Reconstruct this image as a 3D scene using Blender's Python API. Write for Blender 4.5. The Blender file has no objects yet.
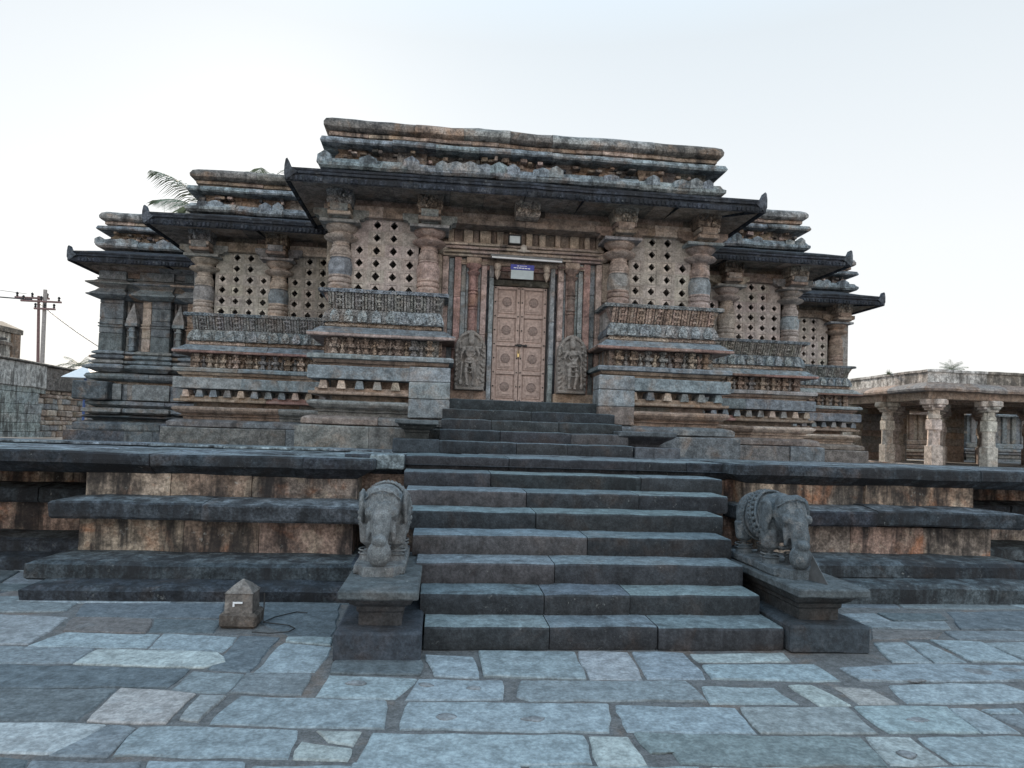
import bpy, math, random
from mathutils import Vector, Matrix, noise
R = math.radians
S = bpy.context.scene
C = S.collection
random.seed(7)

# ---------------------------------------------------------------- camera
cd = bpy.data.cameras.new('camera'); cam = bpy.data.objects.new('camera', cd); C.objects.link(cam)
F, YAW, PITCH, ROLL = 683.06, 0.105586, 0.034098, 0.032544
cd.sensor_width = 36; cd.lens = F / 1024 * 36; cd.shift_y = 26.1 / 1024
cd.clip_start = .05; cd.clip_end = 3000
cy, sy, cp, sp = math.cos(YAW), math.sin(YAW), math.cos(PITCH), math.sin(PITCH)
fw = Vector((sy*cp, cy*cp, sp)); rt = Vector((cy, -sy, 0)); up = rt.cross(fw)
r2 = rt*math.cos(ROLL) + up*math.sin(ROLL); u2 = -rt*math.sin(ROLL) + up*math.cos(ROLL)
cam.matrix_world = Matrix(((r2.x, u2.x, -fw.x, -1.392), (r2.y, u2.y, -fw.y, 0), (r2.z, u2.z, -fw.z, 1.7), (0, 0, 0, 1)))
S.camera = cam
# ---------------------------------------------------------------- light
SUN_AZ, SUN_EL = 14, 24          # degrees left of straight ahead, elevation
w = bpy.data.worlds.new('World'); S.world = w; w.use_nodes = True
nt = w.node_tree; bg = nt.nodes['Background']
sky = nt.nodes.new('ShaderNodeTexSky'); sky.sky_type = 'NISHITA'; sky.sun_disc = False
sky.sun_elevation = R(SUN_EL); sky.sun_rotation = R(-SUN_AZ)
sky.air_density = 1.0; sky.dust_density = 1.0; sky.ozone_density = 1.0
# thin high veil over the clear sky: pale, bluer and brightened overhead, out of view
tc = nt.nodes.new('ShaderNodeTexCoord'); sx = nt.nodes.new('ShaderNodeSeparateXYZ'); nt.links.new(tc.outputs['Generated'], sx.inputs[0])
cr = nt.nodes.new('ShaderNodeValToRGB'); nt.links.new(sx.outputs['Z'], cr.inputs[0]); el = cr.color_ramp.elements
el[0].position = 0; el[0].color = (.86, .84, .81, 1); el[1].position = 1; el[1].color = (.68, 1.04, 1.38, 1)
e_ = el.new(.25); e_.color = (.80, .82, .83, 1); e_ = el.new(.5); e_.color = (.66, .715, .755, 1); e_ = el.new(.7); e_.color = (.68, .88, 1.04, 1)
VEIL, CLEAR = 2.75, .02
def vmul(src, k):
    q = nt.nodes.new('ShaderNodeVectorMath'); q.operation = 'SCALE'; q.inputs['Scale'].default_value = k; nt.links.new(src, q.inputs[0]); return q.outputs[0]
ad = nt.nodes.new('ShaderNodeVectorMath'); ad.operation = 'ADD'; nt.links.new(vmul(sky.outputs[0], CLEAR), ad.inputs[0]); # veil boosted and warmed behind the camera, out of view, to light the facade
mr = nt.nodes.new('ShaderNodeMapRange'); mr.interpolation_type = 'SMOOTHSTEP'; mr.inputs['From Min'].default_value = .1; mr.inputs['From Max'].default_value = -.8
nt.links.new(sx.outputs['Y'], mr.inputs['Value'])
mx = nt.nodes.new('ShaderNodeMix'); mx.data_type = 'RGBA'; mx.inputs[6].default_value = (1, 1, 1, 1); mx.inputs[7].default_value = (1.8, 1.68, 1.58, 1); nt.links.new(mr.outputs[0], mx.inputs[0])
vm = nt.nodes.new('ShaderNodeVectorMath'); vm.operation = 'MULTIPLY'; nt.links.new(cr.outputs[0], vm.inputs[0]); nt.links.new(mx.outputs[2], vm.inputs[1])
nt.links.new(vmul(vm.outputs[0], VEIL), ad.inputs[1])
nt.links.new(ad.outputs[0], bg.inputs[0]); bg.inputs[1].default_value = .15
sl = bpy.data.lights.new('sun', 'SUN'); sun = bpy.data.objects.new('sun', sl); C.objects.link(sun)
sl.energy = 2.0; sl.angle = R(.5); sl.color = (1, .84, .66)
sd = Vector((-math.sin(R(SUN_AZ))*math.cos(R(SUN_EL)), math.cos(R(SUN_AZ))*math.cos(R(SUN_EL)), math.sin(R(SUN_EL))))
sun.rotation_euler = sd.to_track_quat('Z', 'Y').to_euler()
S.view_settings.view_transform = 'Standard'; S.view_settings.look = 'None'
S.view_settings.gamma = 1; S.view_settings.exposure = 1.5
S.cycles.max_bounces = 5; S.cycles.diffuse_bounces = 3

# ---------------------------------------------------------------- materials
BROWN = (.31, .24, .195); TAN = (.42, .35, .295); BLUE = (.215, .24, .26); PINK = (.37, .29, .265)
DARK = (.05, .055, .065); GREY = (.24, .24, .24); LBLUE = (.27, .30, .315); RED = (.26, .165, .15)

def mat_stone(name, grime=.5, lichen=.3, ochre=.2, bump=.6, rough=.9, streaks=1.0, gcol=(.022, .023, .026), base=None, fine=1.0, ocol=(.34, .17, .07), spec=.25, patch=.7, pcol=(.42, .39, .36), con=1.0, carve=0):
    m = bpy.data.materials.new(name); m.use_nodes = True; t = m.node_tree; n = t.nodes; L = t.links
    b = n['Principled BSDF']; b.inputs['Roughness'].default_value = rough
    b.inputs['Specular IOR Level'].default_value = spec
    geo = n.new('ShaderNodeNewGeometry')
    def mapping(sc, off=(0, 0, 0)):
        mp = n.new('ShaderNodeMapping'); mp.inputs['Scale'].default_value = sc; mp.inputs['Location'].default_value = off
        L.new(geo.outputs['Position'], mp.inputs['Vector']); return mp
    def nz(mp, scale, det=5, ro=.6, dist=0):
        q = n.new('ShaderNodeTexNoise'); q.inputs['Scale'].default_value = scale; q.inputs['Detail'].default_value = det
        q.inputs['Roughness'].default_value = ro; q.inputs['Distortion'].default_value = dist
        L.new(mp.outputs[0], q.inputs['Vector']); return q.outputs['Fac']
    def ramp(src, a, b_, lo=0, hi=1):
        q = n.new('ShaderNodeMapRange'); q.interpolation_type = 'SMOOTHSTEP'
        q.inputs['From Min'].default_value = a; q.inputs['From Max'].default_value = b_
        q.inputs['To Min'].default_value = lo; q.inputs['To Max'].default_value = hi
        L.new(src, q.inputs['Value']); return q.outputs['Result']
    def math_(op, a, b_):
        q = n.new('ShaderNodeMath'); q.operation = op
        for i, v in enumerate((a, b_)):
            if isinstance(v, (int, float)): q.inputs[i].default_value = v
            else: L.new(v, q.inputs[i])
        return q.outputs[0]
    def mix(f, a, b_, mode='MIX'):
        q = n.new('ShaderNodeMix'); q.data_type = 'RGBA'; q.blend_type = mode
        for k, v in ((0, f), (6, a), (7, b_)):
            if isinstance(v, (int, float)): q.inputs[k].default_value = v
            elif isinstance(v, tuple): q.inputs[k].default_value = (*v, 1)
            else: L.new(v, q.inputs[k])
        return q.outputs[2]
    iso = mapping((1, 1, 1)); iso2 = mapping((1, 1, 1), (13, 7, 3)); vert = mapping((1, 1, .16), (3, 5, 1))
    if base is None:
        at = n.new('ShaderNodeAttribute'); at.attribute_name = 'tint'; col = at.outputs['Color']
    else: col = base
    n1 = nz(iso, 1.1, 5); n2 = nz(iso, 7*fine, 9, .68); n3 = nz(iso2, 34*fine, 6, .65); st = nz(vert, 5.5, 7, .62, .4)
    v = ramp(n2, .32, .70, 1-.56*con, 1+.58*con)
    hsv = n.new('ShaderNodeHueSaturation'); L.new(v, hsv.inputs['Value'])
    if base is None: L.new(col, hsv.inputs['Color'])
    else: hsv.inputs['Color'].default_value = (*base, 1)
    c = hsv.outputs[0]
    pt = nz(iso2, 3.3*fine, 11, .72, .3)      # crisp weathered patches, paler or darker than the block
    c = mix(math_('MULTIPLY', ramp(pt, .545, .60), patch), c, mix(.55, c, pcol))
    c = mix(math_('MULTIPLY', ramp(pt, .43, .38), patch*.5), c, mix(.5, c, (.06, .06, .065)))
    if ochre > 0:
        o = math_('MULTIPLY', ramp(nz(iso2, 2.1, 7, .62, .6), .5, .72), ochre)
        c = mix(o, c, ocol)
    fineval = ramp(n3, .34, .68, 1-.38*max(con, .6), 1+.38*max(con, .6))
    q = n.new('ShaderNodeHueSaturation'); L.new(fineval, q.inputs['Value']); L.new(c, q.inputs['Color']); c = q.outputs[0]
    if grime > 0:
        g = math_('ADD', math_('MULTIPLY', st, .62*streaks), math_('MULTIPLY', n1, 1-.62*streaks))
        g = math_('MULTIPLY', ramp(g, .62-.22*grime, .74-.16*grime), min(1, .55+.4*grime))
        c = mix(g, c, gcol)
    if lichen > 0:
        l = math_('MULTIPLY', ramp(nz(iso2, 15*fine, 8, .7), .60, .70), ramp(nz(iso, 1.7, 3), .42, .62))
        c = mix(math_('MULTIPLY', l, lichen), c, (.42, .44, .43))
    L.new(c, b.inputs['Base Color'])
    bp = n.new('ShaderNodeBump'); bp.inputs['Strength'].default_value = bump; bp.inputs['Distance'].default_value = .03
    h = math_('ADD', math_('MULTIPLY', n2, .7), math_('MULTIPLY', n3, .4))
    if carve:       # shallow chisel work
        vo = n.new('ShaderNodeTexVoronoi'); vo.inputs['Scale'].default_value = carve; L.new(geo.outputs['Position'], vo.inputs['Vector'])
        h = math_('ADD', h, math_('MULTIPLY', ramp(vo.outputs['Distance'], .05, .5), -.9))
    L.new(h, bp.inputs['Height']); L.new(bp.outputs[0], b.inputs['Normal'])
    return m

M = {}
M['stone'] = mat_stone('weathered_stone', grime=.36, lichen=.2, ochre=.32, con=.72, patch=.42, ocol=(.33, .19, .10), bump=.8)
M['roof'] = mat_stone('stained_roof_stone', patch=.6, grime=.6, lichen=.55, ochre=.35, bump=.9)
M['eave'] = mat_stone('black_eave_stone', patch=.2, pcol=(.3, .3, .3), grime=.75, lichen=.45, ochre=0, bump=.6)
M['carved'] = mat_stone('carved_stone', carve=38, grime=.25, lichen=.3, ochre=.2, bump=1.0, fine=1.6)
M['pink'] = mat_stone('pink_platform_stone', patch=.8, pcol=(.48, .41, .33), grime=.92, lichen=.7, ochre=.75, bump=.6, streaks=1.0, ocol=(.36, .15, .07))
M['ledge'] = mat_stone('dark_platform_stone', patch=.3, con=1.0, pcol=(.16, .19, .21), grime=.85, lichen=.35, ochre=.08, bump=.7)
M['step'] = mat_stone('dark_step_stone', patch=.12, pcol=(.14, .15, .165), con=.6, grime=.4, lichen=.35, ochre=.06, bump=.5, fine=1.3)
M['paving'] = mat_stone('paving_stone', patch=.22, pcol=(.34, .39, .42), con=.5, grime=.12, lichen=.25, ochre=.06, bump=.6, streaks=0, fine=1.2, gcol=(.06, .065, .07), ocol=(.25, .2, .17))
M['screen'] = mat_stone('screen_stone', grime=.15, lichen=.2, ochre=.08, bump=.4, patch=.3, con=.5)
M['earth'] = mat_stone('earth', patch=.3, pcol=(.18, .18, .18), con=.5, grime=.2, lichen=0, ochre=.2, bump=.8, streaks=0, base=(.135, .137, .14), fine=2)
M['sculpt'] = mat_stone('sculpture_stone', patch=.35, con=.6, grime=.4, lichen=.5, ochre=.08, bump=1.0, fine=2.6, base=(.11, .13, .145))
M['sculpt_pale'] = mat_stone('pale_sculpture_stone', patch=.5, pcol=(.36, .38, .38), con=.6, grime=.45, lichen=.8, ochre=.1, bump=1.0, fine=2.6, base=(.17, .185, .195))
M['relief'] = mat_stone('relief_stone', patch=.3, con=.5, grime=.2, lichen=.4, ochre=.15, bump=.9, fine=2.6, base=(.27, .25, .235))
M['plaster'] = mat_stone('stained_plaster', grime=.75, lichen=.7, ochre=.1, bump=.4, gcol=(.07, .065, .06))

def flat(name, col, rough=.6, metal=0, emit=None, var=.25, scale=12):
    m = bpy.data.materials.new(name); m.use_nodes = True; t = m.node_tree; b = t.nodes['Principled BSDF']
    nzt = t.nodes.new('ShaderNodeTexNoise'); nzt.inputs['Scale'].default_value = scale; nzt.inputs['Detail'].default_value = 6
    g = t.nodes.new('ShaderNodeNewGeometry'); t.links.new(g.outputs['Position'], nzt.inputs['Vector'])
    mr = t.nodes.new('ShaderNodeMapRange'); mr.inputs['From Min'].default_value = .3; mr.inputs['From Max'].default_value = .7
    mr.inputs['To Min'].default_value = 1-var; mr.inputs['To Max'].default_value = 1+var
    t.links.new(nzt.outputs['Fac'], mr.inputs['Value'])
    h = t.nodes.new('ShaderNodeHueSaturation'); h.inputs['Color'].default_value = (*col, 1)
    t.links.new(mr.outputs[0], h.inputs['Value']); t.links.new(h.outputs[0], b.inputs['Base Color'])
    b.inputs['Roughness'].default_value = rough; b.inputs['Metallic'].default_value = metal
    return m
M['wood'] = flat('painted_wood', (.38, .285, .25), .6, var=.32, scale=22)
M['wood_dark'] = flat('wood_medallion', (.24, .18, .16), .6, var=.35, scale=40)
M['iron'] = flat('black_iron', (.03, .03, .032), .5, .5)
M['brass'] = flat('brass', (.55, .42, .2), .35, .9)
M['white'] = flat('white_paint', (.75, .76, .78), .5, var=.05)
M['signblue'] = flat('sign_blue', (.03, .04, .28), .5, var=.1)
M['signgrey'] = flat('sign_grey', (.38, .44, .46), .5, var=.1)
M['glass'] = flat('lamp_glass', (.5, .56, .58), .15, var=.1)
M['concrete'] = flat('concrete', (.30, .28, .27), .9)
M['rust'] = flat('rusty_pole', (.16, .10, .10), .8)
M['leaf'] = flat('palm_leaf', (.09, .115, .065), .6, var=.3, scale=3)
M['bark'] = flat('palm_bark', (.12, .10, .08), .9)
M['metal'] = flat('dull_metal', (.12, .125, .13), .5, .5)
M['tentblue'] = flat('blue_post', (.08, .14, .35), .5)
M['rubber'] = flat('black_cable', (.015, .015, .016), .5)
M['jewel'] = M['sculpt']

# ---------------------------------------------------------------- mesh helpers
def vary(c, v=.15, h=.025):
    k = 1 + random.uniform(-v, v)
    return tuple(max(.01, x*k*(1+random.uniform(-h, h))) for x in c)
def pick(pal): return vary(random.choice(pal))

class MB:
    def __init__(s): s.V = []; s.F = []; s.K = []
    def add(s, vs, fs, col):
        o = len(s.V); s.V += [tuple(v) for v in vs]
        for f in fs: s.F.append(tuple(i+o for i in f)); s.K.append(col)
    def loft(s, rings, col, cap=True, closed=True):
        n = len(rings[0]); vs = [p for r in rings for p in r]; fs = []
        for i in range(len(rings)-1):
            for j in range(n if closed else n-1):
                k = (j+1) % n
                fs.append((i*n+j, i*n+k, (i+1)*n+k, (i+1)*n+j))
        if cap: fs += [tuple(range(n-1, -1, -1)), tuple((len(rings)-1)*n+j for j in range(n))]
        s.add(vs, fs, col)
    def box(s, x0, x1, y0, y1, z0, z1, col=GREY, c=.01, seg=.35, axis=None):
        """chamfered box, cut along its long side so that the edges can wander"""
        d = (x1-x0, y1-y0, z1-z0); c = min(c, *(q*.3 for q in d))
        if axis is None: axis = max(range(3), key=lambda i: d[i])
        lo = (x0, y0, z0); a, b = [i for i in range(3) if i != axis]
        n = max(1, min(24, int(d[axis]/seg)))
        pos = [(lo[axis], c)] + [(lo[axis]+c+(d[axis]-2*c)*i/n, 0) for i in range(n+1)] + [(lo[axis]+d[axis], c)]
        rings = []
        for p, ins in pos:
            a0, a1, b0, b1 = lo[a]+ins, lo[a]+d[a]-ins, lo[b]+ins, lo[b]+d[b]-ins
            if ins: pts = [(a0, b0), (a0, b0), (a1, b0), (a1, b0), (a1, b1), (a1, b1), (a0, b1), (a0, b1)]
            else: pts = [(a0, b0+c), (a0+c, b0), (a1-c, b0), (a1, b0+c), (a1, b1-c), (a1-c, b1), (a0+c, b1), (a0, b1-c)]
            r = []
            for u, v in pts:
                q = [0, 0, 0]; q[axis] = p; q[a] = u; q[b] = v; r.append(tuple(q))
            rings.append(r)
        s.loft(rings, col)
    def lathe(s, prof, cx, cy, seg=20, col=GREY, cap=True, cols=None):
        rings = [[(cx+r*math.cos(2*math.pi*i/seg), cy+r*math.sin(2*math.pi*i/seg), z) for i in range(seg)] for r, z in prof]
        if cols is None: s.loft(rings, col, cap)
        else:
            for i in range(len(rings)-1): s.loft(rings[i:i+2], cols(prof[i][1]), cap and i in (0, len(rings)-2))
    def tube(s, pts, rad, seg=6, col=GREY):
        pts = [Vector(p) for p in pts]; rings = []
        for i, p in enumerate(pts):
            d = (pts[min(i+1, len(pts)-1)]-pts[max(i-1, 0)]).normalized()
            a = d.cross(Vector((0, 0, 1))); a = a.normalized() if a.length > 1e-3 else Vector((1, 0, 0)); b = d.cross(a)
            r = rad[i] if isinstance(rad, (list, tuple)) else rad
            rings.append([tuple(p+a*r*math.cos(2*math.pi*k/seg)+b*r*math.sin(2*math.pi*k/seg)) for k in range(seg)])
        s.loft(rings, col)
    def ball(s, c, r, col=GREY, seg=10, rings=7):
        if not isinstance(r, (tuple, list)): r = (r, r, r)
        rs = [[(c[0]+r[0]*math.sin(t)*math.cos(2*math.pi*i/seg), c[1]+r[1]*math.sin(t)*math.sin(2*math.pi*i/seg), c[2]-r[2]*math.cos(t)) for i in range(seg)] for t in [math.pi*(k+.25)/(rings+.5) for k in range(rings+1)]]
        s.loft(rs, col)
    def mould(s, prof, x0, x1, yf, yb, pal, dep=.25, bl=.9, jit=.008, left=True, right=True, seg=.3, top=None):
        """stone course round a bay: prof = [(offset, z)...] from bottom to top, cut into blocks, mitred at the corners"""
        z0, z1 = prof[0][1], prof[-1][1]
        P = list(prof)+[(-dep, z1), (-dep, z0)]
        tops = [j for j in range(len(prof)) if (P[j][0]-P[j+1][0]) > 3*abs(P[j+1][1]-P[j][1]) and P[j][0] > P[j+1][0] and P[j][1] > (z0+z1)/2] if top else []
        def tint_tops(k0, nr):  # upward faces of the course get the paler top tint
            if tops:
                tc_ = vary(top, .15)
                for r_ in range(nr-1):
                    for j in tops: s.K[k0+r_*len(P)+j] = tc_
        def ringx(x, e=0, dy=0, dz=0): return [(x+e*o, yf-o+dy, z+dz) for o, z in P]
        js = [x0]; L = x1-x0; x = x0
        while x1-x > bl*1.45: x += bl*random.uniform(.7, 1.3); js.append(x)
        if js[-1] < x1-.2: js.append(x1)
        else: js[-1] = x1
        for i in range(len(js)-1):
            a, b = js[i], js[i+1]; dy = random.uniform(-jit, jit); dz = random.uniform(-.3, .3)*jit; col = pick(pal)
            n = max(1, int((b-a)/seg)); rings = []
            for k in range(n+1):
                x = a+(b-a)*k/n; e = 0
                if i == 0 and k == 0: e = -1 if left else 0
                elif i == len(js)-2 and k == n: e = 1 if right else 0
                elif k == 0: x += .003
                elif k == n: x -= .003
                rings.append(ringx(x, e, 0 if e else dy, 0 if e else dz))
            k0 = len(s.K); s.loft(rings, col); tint_tops(k0, len(rings))
        for flag, xs, sg in ((left, x0, -1), (right, x1, 1)):
            if not flag or yb is None or yb <= yf: continue
            y = yf; first = True
            while y < yb-.05:
                yn = min(yb, y+bl*random.uniform(.8, 1.3)); col = pick(pal); n = max(1, int((yn-y)/seg)); rings = []
                for k in range(n+1):
                    yy = y+(yn-y)*k/n
                    if first and k == 0: rings.append([(xs+sg*o, yf-o, z) for o, z in P])
                    else: rings.append([(xs+sg*o, yy, z) for o, z in P])
                k0 = len(s.K); s.loft(rings, col); tint_tops(k0, len(rings)); y = yn; first = False

def erode(v, amp):
    p = Vector(v)
    return p + noise.noise_vector(p*2.1)*amp + noise.noise_vector(p*8.3)*amp*.45

def build(name, mb, mat, parent=None, amp=.007, smooth=None, label=None, origin=(0, 0, 0)):
    me = bpy.data.meshes.new(name)
    vs = [tuple(erode(v, amp)) for v in mb.V] if amp else mb.V
    me.from_pydata(vs, [], mb.F); me.update()
    a = me.color_attributes.new('tint', 'FLOAT_COLOR', 'CORNER'); buf = []
    for f, k in zip(mb.F, mb.K): buf += [k[0], k[1], k[2], 1.0]*len(f)
    if len(buf) == 4*len(me.loops): a.data.foreach_set('color', buf)
    if smooth:
        me.polygons.foreach_set('use_smooth', [True]*len(me.polygons)); me.set_sharp_from_angle(angle=R(smooth))
    me.materials.append(mat); o = bpy.data.objects.new(name, me); C.objects.link(o)
    if parent:
        o.parent = parent
        l = parent.location if parent.parent is None else Vector(); o.matrix_parent_inverse = Matrix.Translation(-Vector(l)) if not parent.get('local') else Matrix()
    if label: o['label'] = label
    return o
def thing(name, label, cat, loc=(0, 0, 0), group=None, local=False):
    o = bpy.data.objects.new(name, None); C.objects.link(o); o.location = loc; o['label'] = label; o['category'] = cat
    if group: o['group'] = group
    if local: o['local'] = 1
    return o
def tag(o, label, cat, group=None):
    o['label'] = label; o['category'] = cat
    if group: o['group'] = group
    return o
def struct(name, mb, mat, **k):
    o = build(name, mb, mat, **k); o['kind'] = 'structure'; return o
def remesh(o, vox=.013, it=2):
    m = o.modifiers.new('r', 'REMESH'); m.mode = 'VOXEL'; m.voxel_size = vox; m.use_smooth_shade = True
    if it: q = o.modifiers.new('s', 'SMOOTH'); q.iterations = it; q.factor = .5

# ---------------------------------------------------------------- ground and paving
g = MB(); g.add([(-600, -60, -.012), (600, -60, -.012), (600, 1500, -.012), (-600, 1500, -.012)], [(0, 1, 2, 3)], (.1, .09, .08))
struct('ground', g, M['earth'], amp=0)

def slab_poly(mb, pts, z, col, wob=.012, h=.03):
    """irregular flat stone: outline wandered by noise, worn rim"""
    out = []; n = len(pts); cx = sum(p[0] for p in pts)/n; cy_ = sum(p[1] for p in pts)/n
    for i in range(n):
        a, b = pts[i], pts[(i+1) % n]; L = math.hypot(b[0]-a[0], b[1]-a[1]); k = max(2, int(L/.09))
        for j in range(k):
            t = j/k; x = a[0]+(b[0]-a[0])*t; y = a[1]+(b[1]-a[1])*t
            if j == 0: x += (cx-x)*.012; y += (cy_-y)*.012
            v = noise.noise_vector(Vector((x*5, y*5, z*3+n)))*wob*2+noise.noise_vector(Vector((x*17, y*17, 3)))*wob*.8
            out.append((x+v.x, y+v.y))
    tilt = random.uniform(-.006, .006), random.uniform(-.006, .006)
    def ring(ins, dz):
        r = []
        for x, y in out:
            dx, dy = cx-x, cy_-y; d = math.hypot(dx, dy) or 1
            r.append((x+dx/d*ins, y+dy/d*ins, z+dz+tilt[0]*(x-cx)+tilt[1]*(y-cy_)))
        return r
    rs = [ring(-.008, -h), ring(-.008, -.008), ring(.003, 0)]
    k = len(out); vs = [p for r in rs for p in r]; fs = []
    for i in range(2):
        for j in range(k): fs.append((i*k+j, i*k+(j+1) % k, (i+1)*k+(j+1) % k, (i+1)*k+j))
    vs.append((cx, cy_, z+.002)); c0 = len(vs)-1
    for j in range(k): fs.append((2*k+j, 2*k+(j+1) % k, c0))
    mb.add(vs, fs, col)

SLABS = [
('t',[-5.274,6.399,-4.508,6.312,-4.4,5.551,-4.768,5.584]),
('k',[-4.467,6.313,-3.789,6.268,-3.691,5.854,-4.354,5.897]),
('d',[-3.769,6.268,-3.204,6.222,-3.174,5.857,-3.663,5.863]),
('p',[-4.317,5.859,-3.562,5.808,-3.529,5.467,-4.384,5.534]),
('p',[-3.539,5.836,-2.941,5.746,-2.948,5.376,-3.504,5.443]),
('m',[-4.784,5.534,-3.887,5.468,-3.899,5.133,-4.535,5.139]),
('w',[-3.856,5.428,-2.962,5.345,-2.861,5.132,-2.954,5.019,-3.876,5.119]),
('d',[-2.917,5.773,-2.609,5.728,-2.63,4.953,-2.922,5.005]),
('p',[-2.547,5.594,-2.156,5.481,-2.188,4.928,-2.599,4.939]),
('d',[-4.535,5.104,-3.05,4.986,-3.072,4.656,-4.272,4.689]),
('m',[-3.02,4.958,-2.651,4.906,-2.677,4.555,-3.031,4.632]),
('m',[-2.635,4.906,-2.202,4.887,-2.204,4.512,-2.651,4.549]),
('e',[-4.257,4.666,-3.366,4.638,-3.388,4.167,-3.959,4.197]),
('k2',[-3.344,4.632,-2.856,4.548,-2.879,4.107,-3.319,4.156]),
('t',[-2.809,4.524,-2.655,4.482,-2.69,4.124,-2.817,4.165]),
('p',[-2.574,4.501,-1.649,4.408,-1.631,4.0,-2.633,4.103]),
('w',[-3.93,4.15,-3.17,4.101,-3.232,3.797,-3.323,3.752,-3.705,3.795]),
('m',[-3.149,4.096,-3.01,4.061,-3.01,3.722,-3.282,3.735]),
('p',[-2.996,4.078,-2.118,4.007,-2.094,3.669,-2.99,3.736]),
('w',[-2.005,3.979,-1.765,3.952,-1.79,3.793,-1.914,3.845]),
('w',[-2.068,3.85,-1.806,3.753,-1.805,3.625,-2.068,3.667]),
('d',[-3.688,3.768,-3.361,3.698,-3.277,3.471,-3.505,3.48]),
('m',[-3.334,3.683,-2.819,3.632,-2.791,3.435,-3.261,3.47]),
('p',[-2.782,3.648,-2.301,3.63,-2.278,3.429,-2.735,3.448]),
('p',[-2.243,3.599,-1.561,3.544,-1.558,3.383,-2.216,3.423]),
('m',[-5.656,7.014,-4.697,6.975,-4.627,6.49,-5.308,6.454]),
('d',[-4.654,6.976,-3.416,6.971,-3.253,6.287,-4.475,6.368]),
('d',[-3.023,6.821,-2.271,6.839,-2.205,5.767,-2.531,5.766,-2.853,6.141]),
('p',[-2.546,5.738,-2.183,5.711,-2.169,5.533,-2.54,5.62]),
('p',[-1.43,5.271,-1.084,5.227,-1.052,4.799,-1.359,4.839]),
('m2',[-1.015,5.372,-0.265,5.352,-0.31,4.767,-1.022,4.834]),
('t',[-0.231,5.387,0.161,5.35,0.103,4.754,-0.283,4.76]),
('m2',[0.204,5.368,0.598,5.321,0.571,4.74,0.149,4.767]),
('d',[-2.086,5.177,-1.454,5.148,-1.459,4.854,-2.083,4.905]),
('p',[-2.091,4.867,-1.48,4.79,-1.608,4.439,-2.1,4.491]),
('p',[-1.467,4.778,-0.894,4.734,-0.91,4.41,-1.539,4.423]),
('m2',[-0.782,4.746,0.41,4.7,0.405,4.362,-0.732,4.382,-0.837,4.462]),
('p',[-1.532,4.383,-0.263,4.313,-0.351,3.92,-1.551,3.991]),
('p',[-0.221,4.311,0.549,4.236,0.517,3.874,-0.243,3.931]),
('p',[-1.699,3.925,-0.511,3.869,-0.527,3.535,-1.756,3.582]),
('w',[-0.482,3.868,-0.271,3.847,-0.25,3.52,-0.499,3.526]),
('g',[-0.205,3.897,1.13,3.808,1.06,3.467,-0.066,3.527,-0.066,3.651,-0.187,3.655]),
('w',[0.651,5.304,1.456,5.327,1.411,5.121,0.645,5.103]),
('p',[0.634,5.039,1.551,5.03,1.545,4.691,0.622,4.748]),
('p',[0.477,4.607,0.976,4.565,0.995,4.303,0.419,4.316]),
('w',[1.121,4.629,1.297,4.626,1.352,4.265,1.124,4.271]),
('k2',[1.421,4.604,1.675,4.552,1.705,4.275,1.424,4.281]),
('p',[1.687,4.949,2.504,5.037,3.256,4.98,3.203,4.687,2.05,4.662,1.704,4.71]),
('p',[1.864,4.616,2.742,4.622,2.842,4.291,1.774,4.279]),
('t',[0.58,4.238,1.321,4.231,1.264,3.849,0.541,3.872]),
('p',[1.365,4.236,1.992,4.221,1.899,3.844,1.333,3.861]),
('p',[2.002,4.209,2.166,4.205,2.153,3.836,1.922,3.843]),
('w',[1.147,3.801,1.414,3.802,1.411,3.477,1.068,3.482]),
('p',[1.46,3.8,2.146,3.788,1.934,3.433,1.445,3.467]),
('p',[2.199,4.175,2.45,4.18,2.433,4.106,2.217,4.112]),
('m',[2.189,4.079,2.549,4.07,2.435,3.877,2.239,3.893]),
('m2',[2.408,5.6,2.699,5.61,2.557,5.095,2.236,5.097]),
('p',[2.757,5.641,2.912,5.611,2.87,5.092,2.588,5.094]),
('p',[2.995,5.662,3.418,5.611,3.358,5.096,2.919,5.092]),
('m2',[3.432,5.58,3.834,5.601,3.603,5.129,3.431,5.148]),
('k',[2.661,5.986,3.318,5.934,3.101,5.725,2.456,5.682]),
('m',[3.347,5.934,4.148,5.939,4.018,5.664,3.265,5.673]),
('m2',[2.7,6.532,3.066,6.565,3.048,6.277,2.722,6.273]),
('d',[3.105,6.566,3.767,6.536,3.675,6.323,3.093,6.278]),
('d',[3.916,6.65,4.893,6.669,4.803,6.404,3.767,6.324]),
('m',[2.682,6.223,3.594,6.259,3.473,6.015,2.699,6.032]),
('d',[3.728,6.286,4.671,6.35,4.412,5.999,3.563,5.993]),
('p',[-1.77,3.592,-0.915,3.549,-0.921,3.293,-1.793,3.33]),
('w',[0.079,3.468,0.55,3.449,0.481,3.232,-0.01,3.253]),
('p',[-0.865,3.536,0.019,3.481,-0.076,3.238,-0.876,3.272]),
('p',[1.13,3.437,1.886,3.408,1.721,3.178,1.017,3.209]),
('m',[0.62,3.457,1.091,3.439,0.965,3.211,0.542,3.229])]
SOCKETS = [(-1.875,4.71,0.067,0.054),(-1.401,4.649,0.062,0.039),(-1.107,4.599,0.062,0.039),(-1.291,4.147,0.082,0.053),(-0.775,4.102,0.087,0.036),(1.938,4.861,0.076,0.038),(2.754,4.851,0.146,0.101),(1.61,4.015,0.088,0.036),(3.051,4.886,0.124,0.047),(2.125,4.689,0.094,0.036),(1.25,3.572,0.07,0.049)]
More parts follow.
